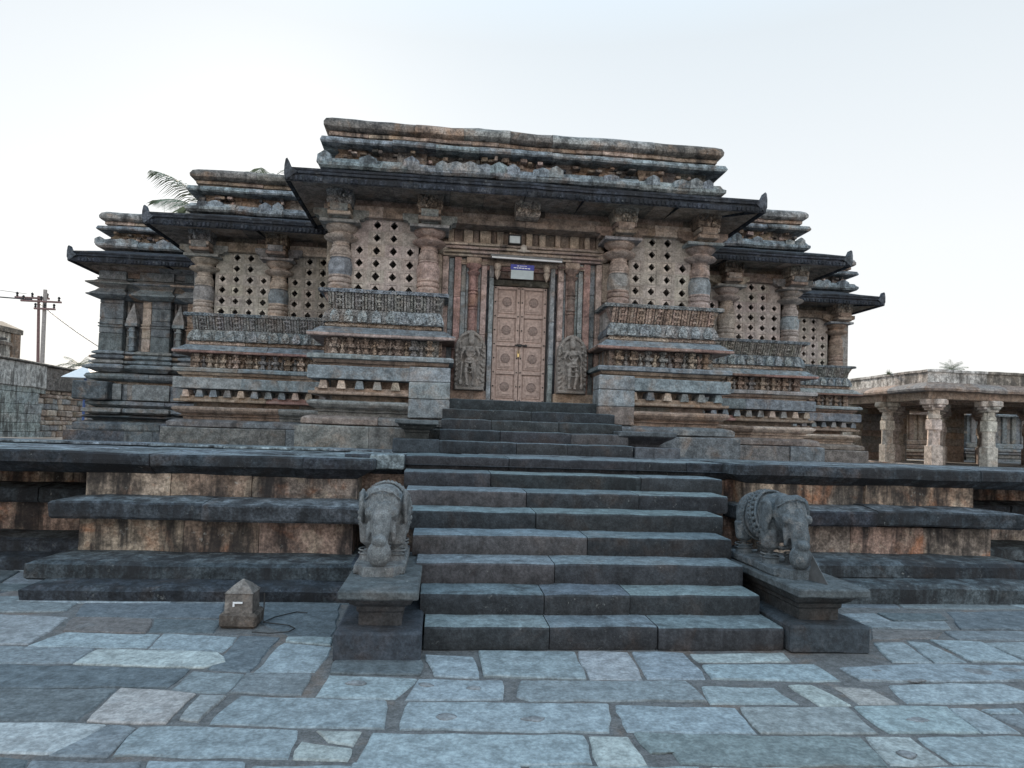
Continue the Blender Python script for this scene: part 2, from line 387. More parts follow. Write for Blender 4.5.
TONE = {'p': (.245, .29, .312), 'm': (.18, .205, .22), 'm2': (.225, .26, .28), 'd': (.11, .13, .145), 'e': (.135, .15, .165), 'w': (.33, .36, .36), 't': (.26, .28, .29), 'k': (.16, .15, .148), 'k2': (.30, .295, .29), 'g': (.17, .205, .215)}
pv = MB(); y = -1.2
def wav(x, y): return .10*noise.noise(Vector((x*.35, y*.9, 5)))
for t_, p in SLABS:
    pts = [(p[i], p[i+1]) for i in range(0, len(p), 2)]
    if sum(pts[i][0]*pts[(i+1) % len(pts)][1]-pts[(i+1) % len(pts)][0]*pts[i][1] for i in range(len(pts))) < 0: pts.reverse()
    slab_poly(pv, pts, random.uniform(-.006, .006), vary(TONE[t_], .1, .018), wob=.011)
for x, y_, a, b_ in SOCKETS:
    slab_poly(pv, [(x+a*.8*math.cos(k*math.pi/4), y_+b_*.8*math.sin(k*math.pi/4)) for k in range(8)], .007, (.19, .20, .21), wob=.02, h=.003)
def seen(px, py):
    """inside the ground area that the stones listed above already cover"""
    d = 2.9; return 2.0 < py < 6.75 and -1.392-(py*.76)+.0 < px+py*.02 < -1.392+py*.93+.35
PAVE = [TONE[k] for k in 'p m m2 d t w k m d'.split()]
while y < 17:
    h = random.uniform(.33, .62) if y < 9 else random.uniform(.5, .8)
    x = -14+random.uniform(0, 1); xr = 16 if y > 6 else 9
    if y < 5: x = -7+random.uniform(0, 1)
    sk0 = random.uniform(-.12, .12)
    while x < xr:
        wd = random.uniform(.45, 1.35); sk1 = random.uniform(-.16, .16); gp = random.uniform(.012, .03)
        def P_(xx, yy): return (xx, yy+wav(xx, yy))
        pts = [P_(x-sk0+gp, y+gp), P_(x+wd-sk1-gp, y+gp), P_(x+wd+sk1-gp, y+h-gp), P_(x+sk0+gp, y+h-gp)]
        if not any(seen(*q) for q in pts+[((pts[0][0]+pts[2][0])/2, (pts[0][1]+pts[2][1])/2)]):
            slab_poly(pv, pts, random.uniform(-.008, .006), vary(random.choice(PAVE), .15, .02))
        x += wd; sk0 = sk1
    y += h
struct('paving', pv, M['paving'], amp=0, smooth=30)


# ---------------------------------------------------------------- platform
PK = [(.36, .27, .22), (.34, .28, .23), (.30, .22, .185), (.42, .33, .26), (.24, .205, .18)]
LD = [(.052, .064, .076), (.042, .052, .064), (.068, .082, .094), (.032, .038, .048)]
plat = thing('stone_platform', 'broad stepped stone platform with pink wall courses and dark ledges under the temple', 'platform', (0, 8, 0))
def course(name, mat, amp, *a, **k):
    b = MB(); b.mould(*a, **k); return build(name, b, M[mat], plat, amp=amp)
def coping(x0, x1, yf, yb, z0, z1, left, right):
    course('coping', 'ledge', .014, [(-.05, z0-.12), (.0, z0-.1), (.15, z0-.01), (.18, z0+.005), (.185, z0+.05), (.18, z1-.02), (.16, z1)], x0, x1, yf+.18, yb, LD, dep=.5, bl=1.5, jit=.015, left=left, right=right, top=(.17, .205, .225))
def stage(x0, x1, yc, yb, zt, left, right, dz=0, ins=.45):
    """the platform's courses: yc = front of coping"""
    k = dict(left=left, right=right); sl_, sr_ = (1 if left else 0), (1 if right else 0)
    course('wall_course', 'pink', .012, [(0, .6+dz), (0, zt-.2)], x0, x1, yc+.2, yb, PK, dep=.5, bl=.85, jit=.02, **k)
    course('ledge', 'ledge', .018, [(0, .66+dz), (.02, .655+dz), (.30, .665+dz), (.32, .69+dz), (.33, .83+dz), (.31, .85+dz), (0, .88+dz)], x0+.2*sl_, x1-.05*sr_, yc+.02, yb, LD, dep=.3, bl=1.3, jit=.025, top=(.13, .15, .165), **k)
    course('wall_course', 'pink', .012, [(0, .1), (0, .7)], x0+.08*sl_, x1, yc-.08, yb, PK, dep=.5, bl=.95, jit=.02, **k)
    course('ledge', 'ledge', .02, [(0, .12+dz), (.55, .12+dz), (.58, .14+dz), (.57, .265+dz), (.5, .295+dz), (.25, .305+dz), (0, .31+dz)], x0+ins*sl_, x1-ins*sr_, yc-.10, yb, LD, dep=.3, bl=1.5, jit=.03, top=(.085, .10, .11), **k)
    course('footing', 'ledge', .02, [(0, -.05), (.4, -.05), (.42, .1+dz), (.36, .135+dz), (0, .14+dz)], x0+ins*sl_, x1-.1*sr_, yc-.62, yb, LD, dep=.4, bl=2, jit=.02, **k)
coping(-9.2, -2.3, 7.85, 9, 1.225, 1.355, True, True); coping(2.4, 9.3, 7.97, 9.2, 1.285, 1.42, True, True)
stage(-5.25, -2.3, 7.85, 9, 1.345, True, True)
stage(-9.0, -5.0, 9.25, 10, 1.385, True, False)
stage(-13.0, -8.7, 10.05, 14, 1.385, True, False)
stage(2.4, 5.5, 7.97, 9.2, 1.42, True, True, .06)
stage(5.3, 9.2, 9.25, 10.4, 1.40, False, True, .06)
stage(9.0, 13.0, 10.3, 24, 1.38, False, True, .06)
# stair cheeks
coping(-2.5, -1.78, 8.35, 8.8, 1.235, 1.40, False, False)
b = MB(); b.box(-2.2, -1.79, 8.29, 8.7, 1.225, 1.402, (.19, .23, .25), c=.012); build('coping', b, M['ledge'], plat, amp=.01)
coping(1.75, 2.6, 8.4, 9, 1.24, 1.40, False, False)
for x0, x1 in ((-2.5, -1.6), (1.6, 2.6)): course('wall_course', 'pink', .012, [(0, .1), (0, 1.2)], x0, x1, 8.5, 9, PK, dep=.4, bl=.6, left=False, right=False)
fl = MB()
def fz(y): return 1.395 if y < 10.5 else max(1.14, 1.395-(y-10.5)*.036)
yy = 8.1
while yy < 27:
    h = random.uniform(.6, .9); x = -12.6
    while x < 12.6:
        wd = random.uniform(.8, 1.6)
        xa, xb = x, x+wd
        ok = True
        if yy < 10.5 and not (-9.0 < xa and xb < 9.1): ok = False
        if yy < 8.75 and xb > -2.6 and xa < 2.8: ok = False
        if ok:
            z = (fz(yy)+fz(yy+h))/2
            zl = -.05 if (xa < -2.2 and yy < 9.6) else 0
            slab_poly(fl, [(xa+.006, yy+.006), (xb-.006, yy+.006), (xb-.006, yy+h-.006), (xa+.006, yy+h-.006)], z+zl, vary((.19, .225, .25), .15), wob=.004)
        x += wd
    yy += h
fl.add([(-9.1, 8.3, 1.29), (9.2, 8.3, 1.29), (9.2, 10.6, 1.29), (-9.1, 10.6, 1.29)], [(0, 1, 2, 3)], LD[0])
fl.add([(-12.8, 10.4, 1.31), (12.8, 10.4, 1.31), (12.8, 27, 1.05), (-12.8, 27, 1.05)], [(0, 1, 2, 3)], LD[0])
build('floor_slabs', fl, M['ledge'], plat, amp=0, smooth=30)

# ---------------------------------------------------------------- stairs
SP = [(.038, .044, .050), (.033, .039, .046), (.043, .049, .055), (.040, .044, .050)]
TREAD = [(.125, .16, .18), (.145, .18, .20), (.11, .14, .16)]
def steps(name, label, rows, z0, ydeep, loc):
    t = thing(name, label, 'stairs', loc)
    zz = z0
    for (yf, z, xl, xr, n) in rows:
        b = MB(); js = sorted([xl+(xr-xl)*(i+random.uniform(-.22, .22))/n for i in range(1, n)]); js = [xl]+js+[xr]
        for i in range(len(js)-1):
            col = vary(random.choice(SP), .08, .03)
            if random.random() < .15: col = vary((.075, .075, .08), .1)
            a, c_ = js[i]+.004, js[i+1]-.004; dy = random.uniform(-.012, .012); cc = .022
            prof = [(yf+.015, zz-.02), (yf, zz+.01), (yf, z-cc), (yf+cc*.5, z-cc*.3), (yf+cc*1.4, z), (yf+.7, z+.004), (ydeep, z-.03), (ydeep, zz-.02)]
            nseg = max(3, int((c_-a)/.12)); rings = []
            for k in range(nseg+1):
                x = a+(c_-a)*k/nseg; e = .012 if k in (0, nseg) else 0
                wz = .010*noise.noise(Vector((x*3.1, yf*5, 2)))
                wy = .010*noise.noise(Vector((x*4.3, yf*5, 8)))
                rings.append([(x, p[0]+dy+wy+(e if p[0] < yf+.05 else 0), p[1]+(wz if p[1] > zz+.05 else 0)-(e*.5 if p[1] > z-.03 and p[0] < yf+.1 else 0)) for p in prof])
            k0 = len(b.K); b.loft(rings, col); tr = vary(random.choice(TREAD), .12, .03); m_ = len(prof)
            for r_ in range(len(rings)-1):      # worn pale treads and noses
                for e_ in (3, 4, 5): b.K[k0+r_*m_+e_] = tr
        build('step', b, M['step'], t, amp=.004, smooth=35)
        zz = z
    return t
steps('lower_staircase', 'wide flight of eight dark stone steps rising from the paving between two elephants', [
    (5.40, .178, -1.452, 1.488, 3), (5.75, .354, -1.50, 1.46, 3), (6.13, .54, -1.55, 1.475, 2), (6.52, .725, -1.605, 1.53, 2),
    (6.93, .90, -1.68, 1.61, 2), (7.38, 1.07, -1.72, 1.86, 3), (7.86, 1.235, -1.77, 2.0, 3), (8.40, 1.40, -1.80, 2.35, 3)], 0, 9.9, (0, 5.4, 0))
steps('upper_staircase', 'short narrow flight of dark stone steps below the carved doorway', [
    (9.95, 1.566, -1.38, 1.50, 3), (10.27, 1.732, -1.38, 1.52, 3), (10.59, 1.898, -1.36, 1.5, 3), (10.91, 2.064, -1.35, 1.46, 2), (11.23, 2.24, -1.40, 1.46, 1)], 1.4, 12.25, (0, 9.95, 1.4))

# ---------------------------------------------------------------- temple
T = thing('stone_temple', 'ancient carved stone temple with stepped bays, round pillars, lattice windows and a double door', 'temple', (0, 14, 1.4))
FP = [BROWN, (.28, .24, .21), GREY, (.32, .25, .22), (.24, .235, .23)]
BL = [(.19, .22, .245), (.19, .225, .25), (.17, .195, .215), (.22, .24, .25)]
MX = [(.19, .165, .15), (.14, .155, .17), (.16, .16, .16), (.175, .16, .15)]
TN = [TAN, (.26, .2, .16), (.24, .19, .16), BROWN]

def bay(x0, x1, yf, yb, dz, left, right, inner=None):
    """plinth, frieze, ledge and sloping seat back of one bay; inner = (xa, xb) of the plain pier beside the stairs"""
    k = dict(left=left, right=right)
    def Z(p): return [(o, z+dz) for o, z in p]
    p = MB()
    p.mould(Z([(.36, 1.30), (.38, 1.33), (.38, 1.72), (.36, 1.74)]), x0, x1, yf, yb, MX, bl=.95, jit=.02, dep=.5, **k)
    p.mould(Z([(.29, 1.75), (.31, 1.765), (.31, 1.84), (.27, 1.87), (.16, 1.90)]), x0, x1, yf, yb, MX, bl=.9, jit=.015, dep=.5, **k)
    xa, xb = x0, x1
    kl, kr = left, right
    if inner: 
        if inner[0] > (x0+x1)/2: xb = inner[0]; kr = False
        else: xa = inner[1]; kl = False
    k2 = dict(left=kl, right=kr)
    p.mould(Z([(.08, 1.90), (.09, 1.95), (.16, 1.965), (.10, 1.985), (.12, 2.0), (.20, 2.035), (.245, 2.08), (.25, 2.11), (.20, 2.14), (.1, 2.15)]), xa, xb, yf, yb, TN+[GREY], bl=1.0, dep=.4, **k2)
    p.mould(Z([(-.12, 2.14), (-.12, 2.24)]), xa, xb, yf, yb, FP, dep=.1, **k2)
    p.mould(Z([(.12, 2.23), (.22, 2.235), (.23, 2.25), (.23, 2.285), (.14, 2.29), (.14, 2.35)]), xa, xb, yf, yb, TN+[RED, GREY], bl=1.3, dep=.4, **k2)
    p.mould(Z([(-.08, 2.34), (-.08, 2.5)]), xa, xb, yf, yb, FP, dep=.1, **k2)
    # dentils
    n = max(2, int((xb-xa+.3)/.25)); st = (xb-xa+.36)/n
    for i in range(n):
        xm = xa-.15+st*(i+.5)
        if xm > xb+.12 and not kr or xm < xa-.02 and not kl: continue
        wd = .055; col = pick(BL+[GREY, TAN])
        rings = [[(xm-wd*f, yf-.2, z+dz), (xm+wd*f, yf-.2, z+dz), (xm+wd*f, yf+.1, z+dz), (xm-wd*f, yf+.1, z+dz)] for f, z in ((1.3, 2.33), (1.15, 2.38), (.8, 2.46))]
        p.loft(rings, col)
    p.mould(Z([(.22, 2.48), (.25, 2.49), (.25, 2.68), (.23, 2.695)]), xa, xb, yf, yb, BL, bl=1.2, dep=.5, **k2)
    p.mould(Z([(.1, 2.69), (.12, 2.73), (.17, 2.75), (.2, 2.80)]), x0, x1, yf, yb, TN, dep=.4, **k)
    p.mould(Z([(.22, 2.80), (.27, 2.81), (.27, 2.86), (.24, 2.885)]), x0, x1, yf, yb, BL+[GREY], bl=1.1, dep=.5, **k)
    if inner:
        for (z0, z1, xs) in ((1.9, 2.2, 0), (2.205, 2.48, 0), (2.485, 2.72, .0)):
            a, b = inner; 
            p.box(a, b, yf-.262, yf+.2, z0+dz, z1+dz, pick([GREY, BLUE, (.2, .17, .16)]), c=.012)
    build('plinth', p, M['stone'], T, amp=.008)
    f = MB()
    f.mould(Z([(.02, 2.88), (.02, 3.19)]), x0, x1, yf, yb, FP, bl=1.2, dep=.4, **k)
    n = int((x1-x0)/.235); st = (x1-x0)/n
    for i in range(n):
        xm = x0+st*(i+.5); col = pick(TN+[GREY]); y_ = yf-.02
        f.box(xm-.035, xm+.035, y_-.08, y_, 2.885+dz, 3.18+dz, col, c=.006)
        f.box(xm-.075, xm+.075, y_-.13, y_, 3.0+dz, 3.06+dz, col, c=.01)
        f.box(xm-.055, xm+.055, y_-.11, y_, 2.9+dz, 2.94+dz, col, c=.008)
        f.box(xm-.05, xm+.05, y_-.11, y_, 3.12+dz, 3.17+dz, col, c=.008)
        if i < n-1:
            q = xm+st*.5; s_ = random.uniform(-.012, .012); c2 = pick(FP+[TAN])
            f.ball((q+s_, y_-.04, 3.10+dz), (.024, .03, .028), c2, 6, 4)
            f.ball((q, y_-.04, 3.03+dz), (.032, .04, .05), c2, 6, 4)
            f.ball((q-s_, y_-.045, 2.94+dz), (.045, .05, .055), c2, 6, 4)
            f.tube([(q-.03, y_-.05, 3.05+dz), (q-.065, y_-.06, 2.99+dz)], .012, 5, c2); f.tube([(q+.03, y_-.05, 3.05+dz), (q+.06, y_-.06, 3.09+dz)], .012, 5, c2)
    for sx in ([x0-.02] if left else [])+([x1+.02] if right else []):
        yq = yf+.15
        while yq < min(yb, yf+2.2):
            f.box(sx-.05, sx+.05, yq-.035, yq+.035, 2.885+dz, 3.18+dz, pick(TN), c=.006); yq += .24
    build('frieze', f, M['carved'], T, amp=.006)
    l = MB()
    l.mould(Z([(.05, 3.175), (.22, 3.18), (.27, 3.165), (.285, 3.18), (.285, 3.215)]), x0, x1, yf, yb, [RED, PINK, (.2, .13, .11)], bl=1.6, dep=.4, **k)
    l.mould(Z([(.28, 3.215), (.27, 3.235), (.20, 3.25), (.19, 3.275), (.10, 3.335), (.04, 3.34)]), x0, x1, yf, yb, BL+[GREY], bl=1.3, dep=.4, **k)
    build('ledge', l, M['stone'], T, amp=.007)
    s = MB()
    s.mould(Z([(.02, 3.33), (.06, 3.36), (.04, 3.4), (.02, 3.43)]), x0, x1, yf, yb, TN, dep=.4, **k)
    s.mould(Z([(.08, 3.42), (.09, 3.47), (.06, 3.56), (.01, 3.645)]), x0, x1, yf, yb, BL+[LBLUE, GREY], bl=.8, dep=.4, **k)
    n = int((x1-x0)/.2); st = (x1-x0)/n
    for i in range(n):      # row of small arched niches
        xm = x0+st*(i+.5); col = vary(LBLUE, .08)
        f0 = [(-.07, 3.43), (.07, 3.43), (.075, 3.52), (.04, 3.6), (0, 3.63), (-.04, 3.6), (-.075, 3.52)]
        s.loft([[(xm+a, yf-.115, z+dz) for a, z in f0], [(xm+a*1.1, yf-.03, z+dz) for a, z in f0]], col)
        s.box(xm-.03, xm+.03, yf-.125, yf-.1, 3.45+dz, 3.55+dz, col, c=.012)
    s.mould(Z([(-.03, 3.645), (.085, 3.9)]), x0, x1, yf, yb, FP, bl=1.1, dep=.4, **k)
    n = int((x1-x0)/.052); st = (x1-x0)/n; sc_ = pick([GREY, BROWN, (.25, .235, .215)])
    for i in range(n):
        xm = x0+st*(i+.5); col = vary(sc_, .14); wd = .017 if i % 6 else .024
        r = []
        for z, yv in ((3.65, .0), (3.9, .112)): r.append([(xm-wd, yf-yv-.018, z+dz), (xm+wd, yf-yv-.018, z+dz), (xm+wd, yf-yv+.03, z+dz), (xm-wd, yf-yv+.03, z+dz)])
        s.loft(r, col)
        if i % 6 == 3: 
            for zz in (3.7, 3.78, 3.86): s.box(xm-.04, xm+.04, yf-.028-(zz-3.65)*.45, yf, zz-.02+dz, zz+.02+dz, col, c=.01)
    s.mould(Z([(.1, 3.895), (.15, 3.9), (.155, 3.945), (.13, 3.96)]), x0, x1, yf, yb, BL+[GREY], bl=1.5, dep=.7, **k)
    build('seat_back', s, M['carved'], T, amp=.006)

bay(-3.25, -1.46, 11.35, 13.9, 0, True, True, inner=(-1.90, -1.235))
bay(1.46, 3.25, 11.35, 13.9, 0, True, True, inner=(1.22, 1.83))
bay(-6.2, -3.5, 13.8, 17.1, -.12, True, False)
bay(3.5, 6.2, 13.8, 16.9, -.12, False, True)
bay(6.4, 9.3, 17.0, 21, -.2, False, True)

def bracket_arm(mb, cx, cy_, z, d, axis, col):
    pr = [(.0, 0), (.26, 0), (.30, .03), (.36, .035), (.38, .07), (.44, .08), (.46, .11), (.46, .19), (0, .19)]
    r = []
    for s_ in (-.14, .14):
        if axis == 'x': r.append([(cx+d*p, cy_+s_, z+q) for p, q in pr])
        else: r.append([(cx+s_, cy_+d*p, z+q) for p, q in pr])
    mb.loft(r, col)

def pillar(cx, cy_, dz, tint=None):
    b = MB(); pal = tint or [(.34, .265, .235), (.31, .26, .235), (.33, .29, .265)]
    c0_ = random.choice(pal); c1, c2, c3 = vary(c0_), vary(random.choice([c0_, BLUE, GREY]), .1), vary(c0_)
    def cc(z): z -= dz; return c1 if z < 4.26 else c2 if z < 4.56 else c3
    sh = [(.205, 3.95), (.205, 4.03), (.185, 4.035), (.195, 4.07), (.2, 4.09), (.18, 4.12), (.172, 4.135), (.195, 4.15), (.2, 4.18), (.18, 4.21), (.17, 4.225), (.188, 4.24), (.188, 4.27),
          (.185, 4.29), (.198, 4.34), (.2, 4.43), (.19, 4.5), (.17, 4.54), (.16, 4.55), (.178, 4.565), (.178, 4.585), (.16, 4.60), (.172, 4.61), (.18, 4.65), (.175, 4.69), (.15, 4.735), (.138, 4.75), (.15, 4.765), (.15, 4.785), (.13, 4.80), (.135, 4.82), (.15, 4.84)]
    b.lathe([(r, z+dz) for r, z in sh], cx, cy_, 28, cols=cc)
    b.box(cx-.215, cx+.215, cy_-.215, cy_+.215, 3.93+dz, 4.0+dz, pick([GREY, BLUE]))
    pl = build('pillar', b, M['stone'], T, amp=.003, smooth=40)
    b = MB(); col = vary(c0_, .15)
    b.lathe([(r, z+dz) for r, z in [(.13, 4.83), (.2, 4.85), (.27, 4.885), (.29, 4.915), (.27, 4.935), (.19, 4.96), (.165, 4.975), (.165, 4.99), (.2, 5.01), (.24, 5.04), (.27, 5.075), (.25, 5.10), (.28, 5.115)]], cx, cy_, 28, col)
    b.box(cx-.33, cx+.33, cy_-.3, cy_+.3, 5.11+dz, 5.165+dz, pick([BLUE, GREY]), c=.008)
    build('capital', b, M['stone'], pl, amp=.004, smooth=40)
    b = MB(); col = pick([GREY, TAN, BROWN])
    for d in (-1, 1): bracket_arm(b, cx, cy_, 5.18+dz, d, 'x', vary(col, .2))
    bracket_arm(b, cx, cy_, 5.18+dz, -1, 'y', vary(col, .1))
    b.box(cx-.19, cx+.19, cy_-.42, cy_+.1, 5.20+dz, 5.27+dz, pick(TN), c=.012)
    b.box(cx-.17, cx+.17, cy_-.38, cy_+.1, 5.27+dz, 5.30+dz, pick(TN), c=.01)
    b.box(cx-.185, cx+.185, cy_-.44, cy_+.1, 5.30+dz, 5.375+dz, pick(TN), c=.012)
    build('bracket', b, M['stone'], pl, amp=.006)
    figure_block(cx, cy_-.05, 5.385+dz, pl)
def figure_block(cx, yb, z, parent):
    b = MB(); col = pick([TAN, (.24, .19, .15), GREY])
    rings = []
    for f, zz, yo in ((.20, 0, .34), (.21, .06, .38), (.2, .12, .36), (.225, .25, .43), (.245, .38, .5)):
        rings.append([(cx-f, yb-yo, z+zz), (cx+f, yb-yo, z+zz), (cx+f*.95, yb+.15, z+zz), (cx-f*.95, yb+.15, z+zz)])
    b.loft(rings, col)
    for i in range(16):
        a = random.uniform(-.17, .17); zz = random.uniform(.04, .34)
        b.ball((cx+a, yb-.37-zz*.3, z+zz), (random.uniform(.02, .045), .035, random.uniform(.03, .06)), vary(col, .25), 6, 4)
    build('figure_block', b, M['carved'], parent, amp=.01)
for x in (-3.15, -1.67, 1.67, 3.15): pillar(x, 11.74, 0)
for x in (-6.17, -4.72, 4.72, 6.17): pillar(x, 14.2, -.12, [(.34, .29, .26), (.30, .27, .25), TAN])
for x in (7.7, 9.2): pillar(x, 17.4, -.2, [GREY, BROWN])

def lattice(x0, x1, y_, dz, cols_=4, drop=True):
    """pierced stone screen with rows of diamond holes"""
    b = MB(); pw = (x1-x0)/cols_; zs = [3.97+i*.2215 for i in range(7)]; d0 = .066; th = .09
    base = pick([(.35, .315, .29), (.34, .30, .28), (.33, .305, .285)])
    for r in range(6):
        for c_ in range(cols_):
            a, e = x0+pw*c_, x0+pw*(c_+1); z0, z1 = zs[r]+dz, zs[r+1]+dz; xm, zm = (a+e)/2, (z0+z1)/2
            if r >= 4 and c_ in (0, cols_-1) and drop:
                b.box(a+.0005, e-.0005, y_, y_+th, z0, z1, vary(base, .1), c=.002, seg=2); continue
            dd = d0*random.uniform(.92, 1.08); col = vary(base, .1); fr = min(pw, .22)*.37
            O = [(a, z0), (e, z0), (e, z1), (a, z1)]; Q = [(xm-fr, zm-fr), (xm+fr, zm-fr), (xm+fr, zm+fr), (xm-fr, zm+fr)]; D = [(xm, zm-dd*1.1), (xm+dd, zm), (xm, zm+dd*1.1), (xm-dd, zm)]
            vs = [(u, y_, v) for u, v in O]+[(u, y_, v) for u, v in Q]+[(u*.0+xm+(u-xm)*.93, y_+.012, zm+(v-zm)*.93) for u, v in Q]+[(u, y_+.012, v) for u, v in D]+[(u, y_+th, v) for u, v in D]+[(u, y_+th, v) for u, v in O]
            fs = []
            for i in range(4):
                j = (i+1) % 4
                fs += [(i, j, 4+j, 4+i), (4+i, 4+j, 8+j, 8+i), (8+i, 8+j, 12+i), (8+j, 12+j, 12+i), (12+i, 12+j, 16+j, 16+i), (20+j, 20+i, 16+i), (20+j, 16+i, 16+j)]
            b.add(vs, fs, col)
            lt = tuple(min(.6, q*1.3) for q in col)
            for i in range(4): b.K[-28+i*7+2] = lt; b.K[-28+i*7+3] = lt
    for zz in (zs[2], zs[4]): b.box(x0, x1, y_-.004, y_+.02, zz-.005+dz, zz+.004+dz, vary(base, .1), c=.001)
    build('lattice_window', b, M['screen'], T, amp=0)
for x0, x1 in ((-2.99, -1.85), (1.85, 2.99)): lattice(x0, x1, 11.76, 0)
for x0, x1 in ((-5.97, -4.9), (-4.55, -3.45), (4.9, 5.97), (3.45, 4.55)): lattice(x0, x1, 14.22, -.12)
lattice(7.92, 8.98, 17.42, -.2); lattice(6.5, 7.5, 17.42, -.2)

# beams over the pillars
def beam(x0, x1, y_, dz):
    b = MB()
    b.mould([(.10, 5.27+dz), (.11, 5.285+dz), (.11, 5.36+dz), (.07, 5.37+dz), (.07, 5.47+dz)], x0, x1, y_, y_+.2, TN, bl=1.4, dep=.25, left=False, right=False)
    b.mould([(-.03, 5.46+dz), (-.03, 5.62+dz), (.02, 5.63+dz), (.02, 5.9+dz)], x0, x1, y_, y_+.2, [BROWN, (.14, .12, .10)], bl=1.2, dep=.2, left=False, right=False)
    build('beam', b, M['stone'], T, amp=.006)
beam(-3.45, 3.45, 11.74, 0); beam(-6.45, -3.3, 14.2, -.12); beam(3.3, 6.45, 14.2, -.12); beam(6.2, 9.5, 17.4, -.2)

# walls behind
wl = MB()
for a in ((-3.42, -3.2, 11.95, 14.3, 3.9, 5.7), (3.2, 3.42, 11.95, 14.3, 3.9, 5.7), (-3.2, -1.4, 11.5, 13.1, 1.2, 3.9), (1.4, 3.2, 11.5, 13.1, 1.2, 3.9),
          (-3.2, 3.2, 12.9, 26, 1.2, 5.9), (-3.3, 3.3, 11.8, 14.5, 5.7, 5.95), (-6.45, -6.24, 14.42, 17.5, 3.75, 5.6), (6.24, 6.45, 14.42, 17.5, 3.75, 5.6),
          (-6.2, -3.3, 14, 15.4, 1.1, 3.8), (3.3, 6.2, 14, 15.4, 1.1, 3.8), (-6.2, 6.2, 15.3, 26, 1.1, 5.85), (-6.3, 6.3, 14.3, 17, 5.6, 5.86),
          (6.2, 9.3, 17.15, 18.6, 1, 3.72), (6.2, 9.3, 18.4, 26, 1, 5.7), (-9.3, -6.2, 17.6, 26, 1, 5.8), (9.3, 9.5, 17.3, 26, 3.6, 5.6), (6.2, 9.5, 17.5, 26, 5.5, 5.72)):
    wl.box(*a[:6], col=pick(FP), c=.01, seg=1)
build('wall', wl, M['stone'], T, amp=0)

# eaves
def eave(x0, x1, yc, yb, dz, left, right):
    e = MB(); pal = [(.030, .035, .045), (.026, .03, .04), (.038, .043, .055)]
    k = dict(left=left, right=right, bl=1.3, jit=.01)
    def Z(p): return [(o, z+dz) for o, z in p]
    sf = MB(); sf.mould(Z([(-.35, 5.80), (.05, 5.775), (.5, 5.665), (.845, 5.55), (.85, 5.56), (.845, 5.6)]), x0, x1, yc, yb, [BROWN, (.2, .17, .15), (.24, .2, .17)], dep=.3, left=left, right=right, bl=.8, jit=.004)
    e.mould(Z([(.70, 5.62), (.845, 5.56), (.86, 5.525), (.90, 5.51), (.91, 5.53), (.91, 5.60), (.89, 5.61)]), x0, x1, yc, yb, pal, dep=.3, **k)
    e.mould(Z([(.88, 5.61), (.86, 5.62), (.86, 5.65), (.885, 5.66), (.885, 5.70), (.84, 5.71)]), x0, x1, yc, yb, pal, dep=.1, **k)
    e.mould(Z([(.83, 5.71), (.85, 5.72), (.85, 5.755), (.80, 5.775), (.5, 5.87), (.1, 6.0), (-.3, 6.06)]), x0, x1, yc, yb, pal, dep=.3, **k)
    n = int((x1-x0+1.6)/.075)
    for i in range(n):
        xm = x0-.85+(i+.5)*(x1-x0+1.7)/n
        if (xm < x0 and not left) or (xm > x1 and not right): continue
        if random.random() < .12: continue
        e.box(xm-.022, xm+.022, yc-.925, yc-.89, 5.525+dz, 5.6+dz, pick(pal), c=.006, seg=1)
    o = build('eave', e, M['eave'], T, amp=.012); build('soffit', sf, M['stone'], o, amp=.01)
    for flag, sx, sg in ((left, x0-.88, -1), (right, x1+.88, 1)):
        if not flag: continue
        f = MB(); yq = yc-.88
        prof = [(.0, 5.58), (-.16, 5.72), (-.07, 5.78), (-.03, 5.85), (.0, 5.92), (.025, 5.90), (.04, 5.80), (.04, 5.66)]
        f.loft([[(sx+sg*a, yq-.05, z+dz-.06) for a, z in prof], [(sx+sg*a, yq+.09, z+dz-.06) for a, z in prof]], pick([(.075, .085, .10)]))
        build('finial', f, M['eave'], o, amp=.004)
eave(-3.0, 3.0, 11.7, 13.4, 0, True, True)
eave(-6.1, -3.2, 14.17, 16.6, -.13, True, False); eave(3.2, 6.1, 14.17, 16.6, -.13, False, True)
eave(-9.05, -6.2, 17.38, 24, -.2, True, False); eave(6.2, 9.05, 17.38, 24, -.2, False, True)

